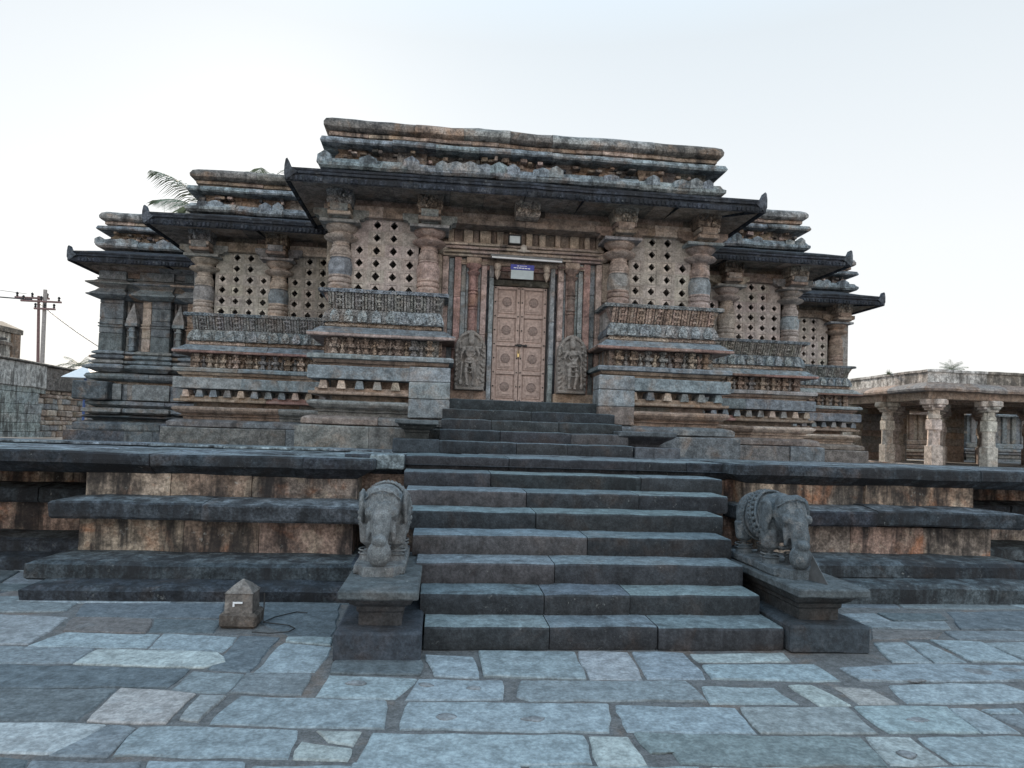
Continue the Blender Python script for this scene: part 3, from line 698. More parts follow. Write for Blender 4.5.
def parapet(x0, x1, yf, yb, dz, left, right):
    p = MB(); k = dict(left=left, right=right)
    def Z(q): return [(o, z+dz) for o, z in q]
    RB = [(.20, .15, .12), (.15, .13, .12), (.24, .19, .15), (.12, .115, .11)]
    p.mould(Z([(0, 5.8), (0, 6.12)]), x0, x1, yf, yb, RB, dep=.5, bl=.5, jit=.03, **k)
    p.mould(Z([(.1, 6.06), (.30, 6.08), (.34, 6.12), (.34, 6.17), (.30, 6.2), (.26, 6.26), (.2, 6.27)]), x0, x1, yf, yb, BL, dep=.4, bl=.9, jit=.025, **k)
    p.mould(Z([(.12, 6.26), (.10, 6.36), (.04, 6.45), (.08, 6.50)]), x0, x1, yf, yb, RB, dep=.4, bl=.4, jit=.05, **k)
    p.mould(Z([(.2, 6.49), (.32, 6.5), (.34, 6.53), (.31, 6.60), (.22, 6.63)]), x0, x1, yf, yb, BL, dep=.5, bl=1.0, jit=.03, **k)
    p.mould(Z([(.12, 6.62), (.14, 6.67), (.2, 6.68), (.2, 6.735), (.16, 6.74), (.2, 6.76)]), x0, x1, yf, yb, TN, dep=.5, bl=.6, jit=.02, **k)
    # crumbling teeth on the lower slab
    x = x0-.25
    while x < x1+.25:
        wd = random.uniform(.10, .17); 
        if random.random() < .6 and (left or x > x0) and (right or x < x1):
            hh = random.uniform(.03, .12); c_ = pick(BL)
            pts = [(-wd, 6.16), (wd, 6.16), (wd*.9, 6.25+hh*.35), (wd*.35, 6.25+hh*.8), (0, 6.25+hh), (-wd*.4, 6.25+hh*.75), (-wd*.95, 6.25+hh*.3)]
            p.loft([[(x+a, yf-.33, z+dz) for a, z in pts], [(x+a, yf-.2, z+dz) for a, z in pts]], c_)
        x += random.uniform(.22, .27)
    for i in range(int((x1-x0)*9)):     # broken brick and rubble lodged in the recess
        xm = random.uniform(x0-.1, x1+.1); a = random.uniform(.02, .07)
        zz = random.uniform(6.28, 6.45)
        p.box(xm-a, xm+a, yf-random.uniform(.12, .27), yf, zz+dz, zz+dz+random.uniform(.03, .08), pick(RB+[DARK, PINK]), c=.01)
    build('parapet', p, M['roof'], T, amp=.02)
    q = MB()
    q.mould(Z([(.17, 6.75), (.25, 6.765), (.29, 6.80), (.295, 6.86), (.26, 6.93), (.17, 6.985), (0, 7.02), (-.5, 7.05)]), x0, x1, yf, yb, [GREY, (.15, .14, .13), BROWN], dep=.9, bl=.95, jit=.012, seg=.2, **k)
    build('parapet_coping', q, M['roof'], T, amp=.02, smooth=35)
parapet(-3.22, 3.22, 11.93, 14.2, 0, True, True)
parapet(-6.25, -2.9, 14.45, 17, -.14, True, False); parapet(2.9, 6.25, 14.45, 17, -.14, False, True)
parapet(-9.45, -5.9, 17.65, 25, -.2, True, False); parapet(5.9, 9.45, 17.65, 25, -.2, False, True)
rf = MB()
for a in ((-3.2, 3.2, 12.2, 26, 5.9, 6.85), (-6.1, 6.1, 14.8, 26, 5.8, 6.7), (-9.3, 9.3, 18, 26, 5.7, 6.6)): rf.box(*a, col=GREY, seg=1.5)
build('roof', rf, M['roof'], T, amp=0)

# solid corner shrine on the left
sh = MB(); X0, X1, YF, YB = -9.6, -6.1, 17.45, 24; k = dict(left=True, right=False)
DB = [(.11, .13, .15), (.13, .15, .16), (.09, .105, .12)]
for pr, pal in (([(.50, 1.0), (.50, 1.45)], DB), ([(.36, 1.46), (.38, 1.5), (.38, 1.62), (.3, 1.66), (.12, 1.70)], DB),
                ([(.05, 1.70), (.1, 1.74), (.32, 1.79), (.1, 1.85)], DB), ([(.05, 1.85), (.26, 1.9), (.26, 1.98), (.1, 2.0)], BL), ([(.0, 2.0), (.2, 2.08), (.2, 2.15), (0, 2.2)], BL),
                ([(.12, 2.2), (.13, 2.55), (.05, 2.58)], BL+[GREY]), ([(-.05, 2.56), (-.05, 2.66)], FP),
                ([(.05, 2.65), (.2, 2.70), (.24, 2.76), (.2, 2.82), (.05, 2.86)], BL), ([(.0, 2.86), (.28, 2.95), (.28, 3.0), (.12, 3.04)], BL),
                ([(.02, 3.04), (.18, 3.08), (.18, 3.13), (.02, 3.16)], BL), ([(.02, 3.16), (.18, 3.2), (.18, 3.25), (.02, 3.28)], TN), ([(.02, 3.28), (.14, 3.31), (.14, 3.35), (0, 3.38)], BL),
                ([(-.22, 3.36), (-.22, 4.66)], [(.10, .10, .10), (.12, .11, .10)]), ([(0, 4.62), (.28, 4.70), (.28, 4.73), (.1, 4.80), (0, 4.86)], TN+BL), ([(0, 4.86), (.05, 4.9), (.30, 4.98), (.30, 5.01), (.1, 5.08)], TN+BL), ([(0, 5.08), (.10, 5.1), (.12, 5.14), (.02, 5.16)], BL), ([(0, 5.16), (.06, 5.17), (.06, 5.28), (.2, 5.34), (.4, 5.5), (.4, 5.6)], TN+FP)):  # gap shade between the shafts is painted into the recessed wall's dark tint
    sh.mould(pr, X0, X1, YF, YB, pal, dep=.4, bl=.8, jit=.012, **k)
for (a, b, o, c_) in ((-9.62, -9.08, .10, (.14, .16, .175)), (-9.06, -9.0, -.06, GREY), (-8.66, -8.46, .04, TAN), (-8.42, -7.98, .12, (.14, .16, .175)), (-7.96, -7.91, -.06, GREY), (-7.62, -7.3, .05, BROWN)):
    z = 3.37
    while z < 4.6:
        zn = min(4.63, z+random.uniform(.3, .45)); sh.box(a, b, YF-o, YF+.3, z+.003, zn-.003, vary(c_, .15), c=.012); z = zn
    for zz in (3.95, 4.02): sh.box(a-.02, b+.02, YF-o-.03, YF+.2, zz, zz+.03, vary(c_), c=.006)
for (a, b) in ((-9.62, -9.06), (-8.68, -7.96), (-7.64, -7.2)):      # the courses step forward under and over each shaft
    for pr in ([(0, 4.62), (.28, 4.70), (.28, 4.73), (.1, 4.80), (0, 4.86)], [(0, 4.86), (.05, 4.9), (.30, 4.98), (.30, 5.01), (.1, 5.08)], [(.0, 2.86), (.28, 2.95), (.28, 3.0), (.12, 3.04)],
               [(.02, 3.04), (.18, 3.08), (.18, 3.13), (.02, 3.16)], [(.02, 3.16), (.18, 3.2), (.18, 3.25), (.02, 3.28)], [(.02, 3.28), (.14, 3.31), (.14, 3.35), (0, 3.38)], [(.12, 2.2), (.13, 2.55), (.05, 2.58)], [(.05, 1.85), (.26, 1.9), (.26, 1.98), (.1, 2.0)], [(.06, 5.1), (.06, 5.3)]):
        sh.mould([(o*.5, z+.003) for o, z in pr], a, b, YF-.13 if pr[1][0] < .2 else YF-.22, YF+.1, BL+[GREY, (.14, .16, .175)], dep=.2, bl=.8)
for xm in (-8.86, -7.78):        # miniature towers on slender pilasters
    sh.box(xm-.06, xm+.06, YF-.13, YF+.25, 3.38, 3.98, pick(BL), c=.02)
    for zz in (3.5, 3.7, 3.86): sh.box(xm-.08, xm+.08, YF-.15, YF, zz, zz+.035, pick(BL), c=.01)
    sh.box(xm-.14, xm+.14, YF-.17, YF, 3.98, 4.06, pick(BL), c=.01)
    sh.loft([[(xm-f, YF-.15*g_, z), (xm+f, YF-.15*g_, z), (xm+f, YF+.02, z), (xm-f, YF+.02, z)] for f, z, g_ in ((.13, 4.06, 1), (.12, 4.16, 1), (.07, 4.32, .8), (.03, 4.48, .5), (.01, 4.56, .3))], pick([LBLUE, GREY]))
sh.box(-9.98, -9.2, 16.98, 17.5, 2.18, 2.62, pick(DB), c=.03)
build('corner_shrine', sh, M['stone'], T, amp=.008)

# ---------------------------------------------------------------- doorway (parts of the temple)
d = MB(); YD = 12.15
cl = [PINK, BLUE, RED, (.28, .2, .16), LBLUE, PINK]
for sg in (-1, 1):
    e0 = .51
    for i, (wd, pr, c_) in enumerate(((.085, .02, LBLUE), (.045, -.03, DARK), (.10, .08, PINK), (.05, .02, BLUE), (.17, .05, (.30, .22, .20)), (.05, .02, LBLUE), (.09, .06, LBLUE), (.12, .11, (.33, .22, .20)), (.10, .04, BLUE), (.11, .13, PINK))):
        a, b = e0, e0+wd; e0 = b; z = 2.24
        while z < 4.75:
            zn = min(4.78, z+random.uniform(.7, 1.3)); zn = 4.78 if zn > 4.5 else zn
            d.box(min(sg*a, sg*b)+.002, max(sg*a, sg*b)-.002, YD-pr-.06, YD+.3, z+.002, zn-.002, vary(c_ if z < 3.9 else random.choice([c_, GREY, c_]), .12), c=.008); z = zn
    d.box(min(sg*1.43, sg*1.75), max(sg*1.43, sg*1.75), YD-.12, YD+.3, 1.6, 4.1, pick([PINK]), c=.01)
    d.box(min(sg*1.43, sg*1.75), max(sg*1.43, sg*1.75), YD-.16, YD+.3, 4.105, 4.82, vary(TAN), c=.012)
    d.box(min(sg*.6, sg*1.42), max(sg*.6, sg*1.42), YD-.22, YD+.1, 2.23, 2.43, pick([PINK, BROWN]), c=.012)
d.box(-.62, .62, YD+.04, YD+.3, 4.36, 4.47, (.09, .085, .07), c=.01)
d.box(-.72, .72, YD-.02, YD+.3, 4.475, 4.60, (.13, .09, .075), c=.01)
d.box(-.66, .66, YD-.06, YD+.3, 4.60, 4.68, RED, c=.01)
d.box(-.8, .8, YD-.1, YD+.3, 4.68, 4.79, pick([RED, BROWN]), c=.015)
fr = build('door_frame', d, M['stone'], T, amp=.004)
for sg in (-1, 1):
    b = MB(); cx = sg*.88; yq = YD-.14
    b.lathe([(.07, 3.3), (.07, 3.85), (.085, 3.86), (.085, 3.88), (.06, 3.9), (.085, 3.92), (.085, 3.94), (.065, 3.96), (.065, 4.12), (.085, 4.14), (.085, 4.16), (.06, 4.18), (.085, 4.2), (.06, 4.23), (.068, 4.4), (.055, 4.45), (.10, 4.49), (.12, 4.52), (.07, 4.55), (.09, 4.59), (.13, 4.62), (.14, 4.66), (.10, 4.67)], cx, yq, 14, pick([RED, (.22, .16, .14)]))
    b.box(cx-.13, cx+.13, yq-.08, yq+.1, 4.665, 4.78, pick([BROWN, TAN]), c=.01)
    for q in (.09, .16, .23): b.box(cx-sg*q-.03 if 0 else cx-.2-q*.3, cx+.2+q*.3, yq-.03, yq+.08, 4.62+q*.4, 4.645+q*.4, pick([BROWN, RED]), c=.006)
    build('pilaster', b, M['stone'], fr, amp=.003, smooth=40)
    b = MB(); b.lathe([(.02, 4.44), (.045, 4.50), (.06, 4.55), (.035, 4.58), (.055, 4.6), (.065, 4.66), (.05, 4.7)], sg*.44-.02, YD-.17, 12, TAN); b.lathe([(.004, 4.41), (.02, 4.44)], sg*.44-.02, YD-.17, 12, TAN)
    build('pendant', b, M['stone'], fr, amp=.002, smooth=50)
l = MB()
for (z0, z1, o) in ((4.79, 4.83, .05), (4.835, 4.868, .12), (4.872, 4.9, .07), (4.904, 4.936, .13), (4.94, 4.965, .08), (4.969, 5.005, .12), (5.01, 5.05, .02)):
    x = -1.43
    while x < 1.43:
        xn = min(1.43, x+random.uniform(.35, .8)); l.box(x+.002, xn-.002, 11.98-o, 12.3, z0, z1, pick([TAN, (.40, .34, .29), (.33, .27, .23), PINK]), c=.008, seg=.2); x = xn
for sg in (-1, 1): l.ball((sg*1.44, 11.98, 4.90), (.13, .14, .09), pick([TAN]), 12, 8)
build('lintel', l, M['stone'], T, amp=.008)
l = MB(); x = -1.45; ii = 0
while x < 1.45:
    wd = random.choice([.10, .12, .17, .2]); xn = min(1.47, x+wd)
    l.box(x+.003, xn-.003, 12.04+(-.04 if ii % 2 else .02), 12.4, 5.04, 5.46, (vary((.44, .36, .29), .1) if ii % 2 else vary((.24, .19, .16), .1)), c=.01); x = xn; ii += 1
l.box(-1.5, 1.5, 12.1, 12.5, 5.4, 5.6, BROWN); l.box(-1.75, 1.75, 12.3, 12.6, 1.3, 5.5, BROWN)
build('panel_band', l, M['stone'], T, amp=.005)
figure_block(-.02, 11.72, 5.38, T)
b = MB(); b.ball((-.02, 11.86, 4.96), (.06, .035, .075), (.5, .45, .4)); b.box(-.13, .09, 11.84, 11.9, 4.90, 4.94, (.5, .45, .4))
build('carved_boss', b, flat('pale_boss', (.45, .41, .37), .8), T, amp=.003)

def leaf(x0, x1, sg):
    b = MB(); yq = 12.22; z0, z1 = 2.26, 4.35; zc = [z0+.02+(z1-z0-.04)*i/4 for i in range(5)]
    b.box(x0, x1, yq+.04, yq+.09, z0, z1, GREY, c=.004, seg=3)
    for xa, xb in ((x0, x0+.065), (x1-.065, x1)): b.box(xa, xb, yq, yq+.05, z0, z1, GREY, c=.006, seg=3)
    for i in range(5):
        zz = zc[i]; h = .032 if 0 < i < 4 else .03
        b.box(x0+.066, x1-.066, yq+.001, yq+.05, max(z0, zz-h), min(z1, zz+h), GREY, c=.006, seg=3)
    lf = build('door_leaf', b, M['wood'], T, amp=0)
    for i in range(4):
        a, c_ = zc[i]+.05, zc[i+1]-.05; xa, xb = x0+.085, x1-.085; xm, zm = (xa+xb)/2, (a+c_)/2
        p = MB()
        p.box(xa, xb, yq+.024, yq+.045, a, c_, GREY, c=.006, seg=3)
        p.box(xa+.03, xb-.03, yq+.012, yq+.03, a+.035, c_-.035, GREY, c=.006, seg=3)
        p.box(xa+.055, xb-.055, yq+.004, yq+.02, a+.06, c_-.06, GREY, c=.01, seg=3)
        build('door_panel', p, M['wood'], lf, amp=0)
        p = MB()
        for rr, yo in ((.088, .0), (.068, -.008), (.04, -.016), (.018, -.024)):
            p.loft([[(xm+rr*f*math.cos(t*math.pi/12), yq+yo+dd, zm+rr*f*math.sin(t*math.pi/12)) for t in range(24)] for f, dd in ((.9, -.003), (1, .003), (1, .014))], GREY)
        for t in range(12): p.ball((xm+.078*math.cos(t*math.pi/6), yq-.004, zm+.078*math.sin(t*math.pi/6)), .011, GREY, 6, 4)
        build('medallion', p, M['wood_dark'], lf, amp=0)
    for i in range(9):
        zz = z0+.03+(z1-z0-.06)*i/8
        for xx in (x0+.03, x1-.03): p = MB(); p.ball((xx, yq-.004, zz), (.014, .012, .014), GREY, 8, 5); build('stud', p, M['iron'], lf, amp=0)
    return lf
LL = leaf(-.49, -.012, -1); RL = leaf(-.002, .475, 1)
b = MB(); b.tube([(-.09, 12.19, 3.29), (.13, 12.19, 3.285)], .012, 8); b.box(-.03, .03, 12.17, 12.21, 3.26, 3.31, GREY); b.box(.09, .13, 12.17, 12.215, 3.26, 3.31, GREY)
build('bolt', b, M['iron'], RL, amp=0)
b = MB(); b.box(-.045, .0, 12.165, 12.19, 3.07, 3.14, GREY, c=.006); b.tube([(-.04, 12.178, 3.13), (-.04, 12.178, 3.19), (-.022, 12.178, 3.21), (-.005, 12.178, 3.19), (-.005, 12.178, 3.13)], .006, 6)
tag(build('padlock', b, M['brass'], None, amp=0), 'small brass padlock hanging on the bolt of the double door', 'padlock')
b = MB(); b.box(.478, .56, 12.2, 12.35, 2.25, 4.36, GREY, c=.004); build('door_gap_board', b, M['iron'], fr, amp=0)

# lamp, tube, sign
t = thing('flood_light', 'small square floodlight in a black frame above the door lintel', 'floodlight', (-.19, 11.9, 5.07))
b = MB()
for a in ((-.30, -.28), (-.09, -.07)): b.box(a[0], a[1], 11.80, 11.88, 5.02, 5.18, GREY, c=.004)
b.box(-.30, -.07, 11.80, 11.88, 5.165, 5.185, GREY, c=.004); b.box(-.30, -.07, 11.80, 11.88, 5.015, 5.035, GREY, c=.004); b.box(-.27, -.1, 11.86, 11.92, 5.04, 5.16, GREY); b.tube([(-.185, 11.9, 5.1), (-.185, 12.06, 5.1)], .015)
build('housing', b, M['iron'], t, amp=0)
b = MB(); b.box(-.279, -.091, 11.815, 11.83, 5.036, 5.164, GREY, c=.003); build('lamp_glass', b, M['glass'], t, amp=0)
t = thing('tube_light', 'long white fluorescent tube light fixed under the lintel above the door', 'tube light', (.04, 11.84, 4.76))
b = MB(); b.loft([[(x, y_, z+4.775-(x-.04)*.012) for y_, z in ((11.80, 0), (11.87, 0), (11.87, .04), (11.80, .04))] for x in (-.6, .67)], GREY); build('batten', b, M['metal'], t, amp=0)
b = MB(); b.tube([(-.58, 11.80, 4.765), (.66, 11.80, 4.75)], .017, 10); build('glass_tube', b, M['white'], t, amp=0)
t = thing('name_board', 'small blue and pale grey board hanging under the tube light', 'sign', (-.04, 11.8, 4.5))
b = MB(); b.box(-.235, .165, 11.83, 11.85, 4.41, 4.57, GREY, c=.003); build('lower_panel', b, M['signgrey'], t, amp=0)
b = MB(); b.box(-.245, .175, 11.825, 11.848, 4.572, 4.665, GREY, c=.003); build('upper_panel', b, M['signblue'], t, amp=0)
b = MB()
for (a, w_, z, h) in ((-.13, .035, 4.637, .012), (-.08, .012, 4.637, .014), (-.06, .03, 4.637, .01), (-.02, .02, 4.637, .013), (.01, .03, 4.636, .01), (-.19, .05, 4.605, .014), (-.13, .02, 4.602, .018), (-.1, .05, 4.603, .016), (-.04, .03, 4.6, .018), (0, .05, 4.6, .015), (.06, .04, 4.598, .016)):
    b.box(a, a+w_, 11.819, 11.826, z-h/2, z+h/2, GREY, c=.001)
build('lettering', b, M['white'], t, amp=0)

# ---------------------------------------------------------------- guardian reliefs
def guardian(x, flip, label):
    t = thing('guardian_relief', label, 'relief sculpture', (x, 11.86, 2.43), 'carved guardian reliefs beside the door', local=True)
    b = MB(); arc = [(-.26, 0), (.26, 0), (.27, .55), (.26, .78), (.2, .93), (.1, 1.01), (0, 1.04), (-.1, 1.01), (-.2, .93), (-.26, .78), (-.27, .55)]
    b.loft([[(a*.94, -.03, z) for a, z in arc], [(a, 0, z) for a, z in arc], [(a, .1, z) for a, z in arc]], GREY)
    build('back_slab', b, M['relief'], t, amp=.008)
    b = MB(); f = flip
    pts = [(-.235+.0, i*.085+.08) for i in range(8)]+[(.235, i*.085+.08) for i in range(8)]+[(.225*math.cos(a), .74+.25*math.sin(a)) for a in [math.pi*k/14 for k in range(15)]]
    for (a, z) in pts:
        b.ball((a, -.04, z), (.032, .035, .038), GREY, 8, 5)
        if a and random.random() < .8: b.ball((a*.8+random.uniform(-.01, .01), -.035, z+.03), (.02, .03, .024), GREY, 6, 4)
    for i in range(22): b.ball((random.uniform(-.2, .2), -.025, random.uniform(.03, .35)), (random.uniform(.015, .03), .02, random.uniform(.02, .05)), GREY, 6, 4)
    b.box(-.25, .25, -.08, 0, 0, .05, GREY)
    o = build('floral_border', b, M['relief'], t, amp=.006); remesh(o, .01, 1)
    b = MB(); Y = -.10
    b.ball((.01*f, Y-.02, .80), (.048, .05, .06), GREY)                    # head
    b.lathe([(.055, .83), (.06, .86), (.045, .90), (.05, .91), (.03, .95), (.01, .98)], .01*f, Y, 10, GREY)
    b.tube([(.01*f, Y, .75), (.01*f, Y, .70)], .028, 8)
    b.tube([(0, Y, .71), (-.005*f, Y-.01, .64), (-.015*f, Y-.01, .56), (-.01*f, Y, .50)], [.085, .08, .052, .075], 10)
    b.ball((0, Y, .50), (.082, .06, .055), GREY)
    b.tube([(.045*f, Y, .48), (.06*f, Y-.03, .30), (.05*f, Y, .10)], [.052, .04, .028], 8); b.ball((.055*f, Y-.03, .08), (.03, .05, .022), GREY)
    b.tube([(-.04*f, Y, .48), (-.07*f, Y-.02, .29), (-.04*f, Y, .10)], [.05, .038, .027], 8); b.ball((-.04*f, Y-.03, .08), (.03, .05, .022), GREY)
    for s_, P in ((1, [(.09, .70), (.14, .60), (.11, .50)]), (-1, [(-.09, .70), (-.145, .58), (-.13, .44)]), (1, [(.08, .71), (.16, .70), (.17, .80)]), (-1, [(-.08, .71), (-.16, .69), (-.175, .79)])):
        b.tube([(a*f, Y, z) for a, z in P], [.028, .022, .017], 7); a, z = P[-1]; b.ball((a*f, Y-.01, z), .024, GREY, 7, 5)
    b.tube([(-.13*f, Y-.02, .45), (-.15*f, Y-.02, .12)], [.014, .02], 7); b.ball((-.15*f, Y-.02, .12), (.035, .035, .05), GREY)
    b.tube([(.08, Y-.02, .62), (.05, Y-.05, .56), (-.05, Y-.05, .56), (-.08, Y-.02, .62)], .012, 6)
    for z in (.44, .36, .28): b.tube([(-.1, Y-.02, z+.03), (0, Y-.06, z), (.1, Y-.02, z+.03)], .011, 6)
    b.V = [(x*1.08, y*1.05+.0, z*1.03) for x, y, z in b.V]
    o = build('figure', b, M['relief'], t, amp=.004); remesh(o, .009, 1)
guardian(-.90, 1, 'grey four armed guardian carved on an arched slab, left of the double door')
guardian(.90, -1, 'grey four armed guardian carved on an arched slab, right of the double door')

# ---------------------------------------------------------------- pedestals and elephants
def pedestal(x0, x1, yf, yb, z0, sc, label, group, cat='pedestal'):
    t = thing('stone_pedestal', label, cat, ((x0+x1)/2, yf, z0), group)
    PP = [(.052, .067, .078), (.046, .058, .07)]
    b = MB(); b.box(x0-.03, x1+.03, yf, yb, z0-.02, z0+.21*sc, pick(PP), c=.02, seg=.12, axis=0); build('base_block', b, M['step'], t, amp=.012)
    xm, ww = (x0+x1)/2, (x1-x0)/2; yc = yf+.06
    b = MB(); rings = []
    for f, z in ((.56, .205), (.56, .30), (.62, .32), (.62, .35), (.78, .38), (.9, .44), (.9, .455)):
        a = ww*f; o = ww*(1-f); rings.append([(xm-a, yc+o, z0+z*sc), (xm+a, yc+o, z0+z*sc), (xm+a, yb, z0+z*sc), (xm-a, yb, z0+z*sc)])
    b.loft(rings, pick([(.05, .055, .06)])); build('neck', b, M['step'], t, amp=.008)
    b = MB(); b.box(x0, x1, yf-.04, yb, z0+.445*sc, z0+.515*sc, pick([(.085, .10, .107)]), c=.012, seg=.1, axis=0); build('top_slab', b, M['step'], t, amp=.012)
pedestal(-2.075, -1.495, 5.14, 6.75, 0, 1, 'dark stone pedestal under the left elephant, beside the lowest steps', 'pedestals of the elephants')
pedestal(1.54, 2.17, 5.32, 6.95, 0, 1, 'dark stone pedestal under the right elephant, beside the lowest steps', 'pedestals of the elephants')
pedestal(-2.02, -1.40, 9.95, 10.9, 1.39, .9, 'low black stone pedestal left of the upper steps', 'pedestals of the upper steps')

t = thing('stone_pedestal', 'low dark stone pedestal with a bell shaped slab, right of the upper steps', 'pedestal', (1.85, 10, 1.4), 'pedestals of the upper steps')
b = MB(); b.box(1.53, 2.22, 9.93, 10.9, 1.38, 1.555, (.09, .10, .115), c=.012, seg=.12, axis=0); build('base_block', b, M['step'], t, amp=.01)
b = MB(); b.loft([[(1.8-f, 10.2+(.5-f), z), (1.8+f, 10.2+(.5-f), z), (1.8+f, 10.95, z), (1.8-f, 10.95, z)] for f, z in ((.25, 1.55), (.27, 1.59), (.33, 1.64), (.40, 1.68), (.43, 1.70), (.44, 1.71))], (.05, .052, .06)); build('neck', b, M['step'], t, amp=.008)
b = MB(); b.box(1.35, 2.27, 10.25, 10.95, 1.71, 1.79, (.085, .098, .11), c=.014, seg=.1, axis=0); build('top_slab', b, M['step'], t, amp=.01)

def elephant(loc, label, mt='sculpt'):
    t = thing('elephant_statue', label, 'statue', loc, 'stone elephants flanking the stairs', local=True)
    b = MB()
    b.box(-.21, .21, -.02, .98, 0, .075, GREY, c=.012, seg=.1, axis=1)
    b.loft([[(a, y_, z) for a, y_ in ((-.17, -.02), (-.12, -.13), (.12, -.13), (.17, -.02))] for z in (0, .08)], GREY)
    build('base_plate', b, M[mt], t, amp=.006)
    b = MB()
    b.ball((0, .56, .46), (.20, .36, .23), GREY, 20, 14); b.ball((0, .32, .48), (.195, .2, .235), GREY, 18, 12); b.ball((0, .80, .45), (.19, .17, .225), GREY, 18, 12)
    for x in (-.115, .115):
        for y_ in (.25, .80): b.tube([(x, y_, .38), (x, y_, .22), (x, y_, .12), (x, y_-.005, .06)], [.095, .078, .075, .085], 12)
    b.ball((0, .13, .53), (.145, .16, .175), GREY, 18, 12)
    for x in (-.055, .055): b.ball((x, .12, .635), (.075, .10, .075), GREY, 14, 10)
    for x in (-.105, .105): b.ball((x, -.005, .50), (.034, .04, .042), GREY, 10, 7)            # eyes
    for s_ in (-1, 1):                                                                    # ears
        b.ball((s_*.178, .215, .55), (.032, .10, .13), GREY, 14, 10); b.ball((s_*.185, .23, .45), (.026, .065, .11), GREY, 12, 8); b.tube([(s_*.165, .15, .62), (s_*.195, .18, .64), (s_*.205, .26, .63), (s_*.215, .31, .54), (s_*.205, .28, .40)], .014, 6)
        b.tube([(s_*.085, .03, .42), (s_*.10, .0, .34), (s_*.105, .0, .27)], [.034, .026, .018], 8)     # tusks
    b.tube([(0, .05, .53), (0, -.015, .45), (0, -.05, .36), (0, -.06, .28), (0, -.065, .20)], [.105, .088, .075, .068, .062], 14)
    b.ball((0, -.08, .18), (.10, .085, .11), GREY, 16, 12); b.ball((0, -.125, .285), (.062, .05, .045), GREY, 12, 8)
    b.tube([(0, .95, .56), (.01, .985, .4), (.0, .98, .22)], [.03, .022, .03], 8)
    o = build('body', b, M[mt], t, amp=.006); remesh(o, .009, 2)
    b = MB()
    def ring(yc, tilt, rx, rz, zc, rad, n=40, beads=False, front=0):
        P = []
        for i in range(n+1):
            a = 2*math.pi*i/n; x = rx*math.cos(a); z = zc+rz*math.sin(a); y_ = yc+tilt*math.sin(a)
            P.append((x, y_, z))
        if beads:
            for p in P: b.ball(p, rad, GREY, 7, 5)
        else: b.tube(P, rad, 6)
    ring(.34, .15, .212, .25, .465, .013); ring(.375, .15, .219, .247, .458, .021, 32, True); ring(.42, .15, .222, .255, .455, .012); ring(.455, .15, .224, .256, .452, .017, 40, True)
    ring(.62, .0, .212, .24, .46, .010); ring(.65, .0, .212, .24, .46, .012, 44, True)
    for x in (-.115, .115):
        for y_ in (.25, .80):
            for z in (.13, .16): b.tube([(x+.082*math.cos(k*math.pi/8), y_+.082*math.sin(k*math.pi/8), z) for k in range(17)], .007, 5)
    build('harness', b, M[mt], t, amp=.003, smooth=50)
    b = MB()
    for P in ([(-.14, .1, .60), (-.08, .02, .66), (0, -.0, .68), (.08, .02, .66), (.14, .1, .60)],): b.tube(P, .010, 6)
    b.tube([(0, .02, .69), (0, -.025, .58), (0, -.045, .48)], .008, 6)
    build('headband', b, M[mt], t, amp=.003, smooth=50)
    return t
elephant((-1.835, 5.72, .515), 'weathered pale grey stone elephant facing forward on the left pedestal of the stairs', 'sculpt_pale')
e2 = elephant((1.80, 5.80, .515), 'dark stone elephant with beaded harness on the right pedestal of the stairs')
b = MB(); b.add([(1.86, 5.64, .73), (1.90, 5.46, .515), (1.84, 5.66, .515), (1.865, 5.64, .73), (1.905, 5.46, .515), (1.845, 5.66, .515)], [(0, 1, 2), (5, 4, 3), (0, 3, 4, 1), (1, 4, 5, 2), (2, 5, 3, 0)], GREY)
tag(build('metal_plate', b, M['metal'], None, amp=0), 'thin triangular metal sheet leaning against the trunk of the right elephant', 'metal sheet')

# small lamp post and cable
t = thing('stone_post', 'small brown stone post with a pyramid top on the paving before the platform', 'stone post', (-3.02, 6.1, 0), local=False)
b = MB(); b.box(-3.17, -2.86, 5.98, 6.26, -.01, .115, (.10, .085, .075), c=.02, seg=.08); build('base_block', b, M['stone'], t, amp=.01)
b = MB(); rings = [[(-3.0-f-.015, 6.12-f, z), (-3.0+f-.015, 6.12-f, z), (-3.0+f-.015, 6.12+f, z), (-3.0-f-.015, 6.12+f, z)] for f, z in ((.115, .10), (.112, .27), (.12, .275), (.06, .335), (.004, .375))]
b.loft(rings, (.15, .135, .125)); build('shaft', b, M['stone'], t, amp=.005)
b = MB(); b.box(-3.06, -2.98, 5.995, 6.004, .195, .21, (.6, .6, .58), c=.001); b.box(-3.06, -3.045, 5.995, 6.004, .17, .196, (.6, .6, .58), c=.001)
build('white_mark', b, M['white'], t, amp=0)
b = MB(); P = [(-2.84, 6.15, .25), (-2.835, 6.13, .12), (-2.83, 6.1, .015), (-2.77, 6.28, .012), (-2.62, 6.45, .012), (-2.52, 6.42, .012)]; b.tube(P, .005, 6)
P = [(-2.83, 6.1, .014), (-2.7, 6.06, .012), (-2.6, 6.02, .012), (-2.53, 5.93, .012), (-2.56, 5.83, .012), (-2.7, 5.79, .012), (-2.85, 5.82, .012)]; b.tube(P, .005, 6)
tag(build('cable', b, M['rubber'], None, amp=0), 'loop of thin black cable lying on the paving beside the small stone post', 'cable')

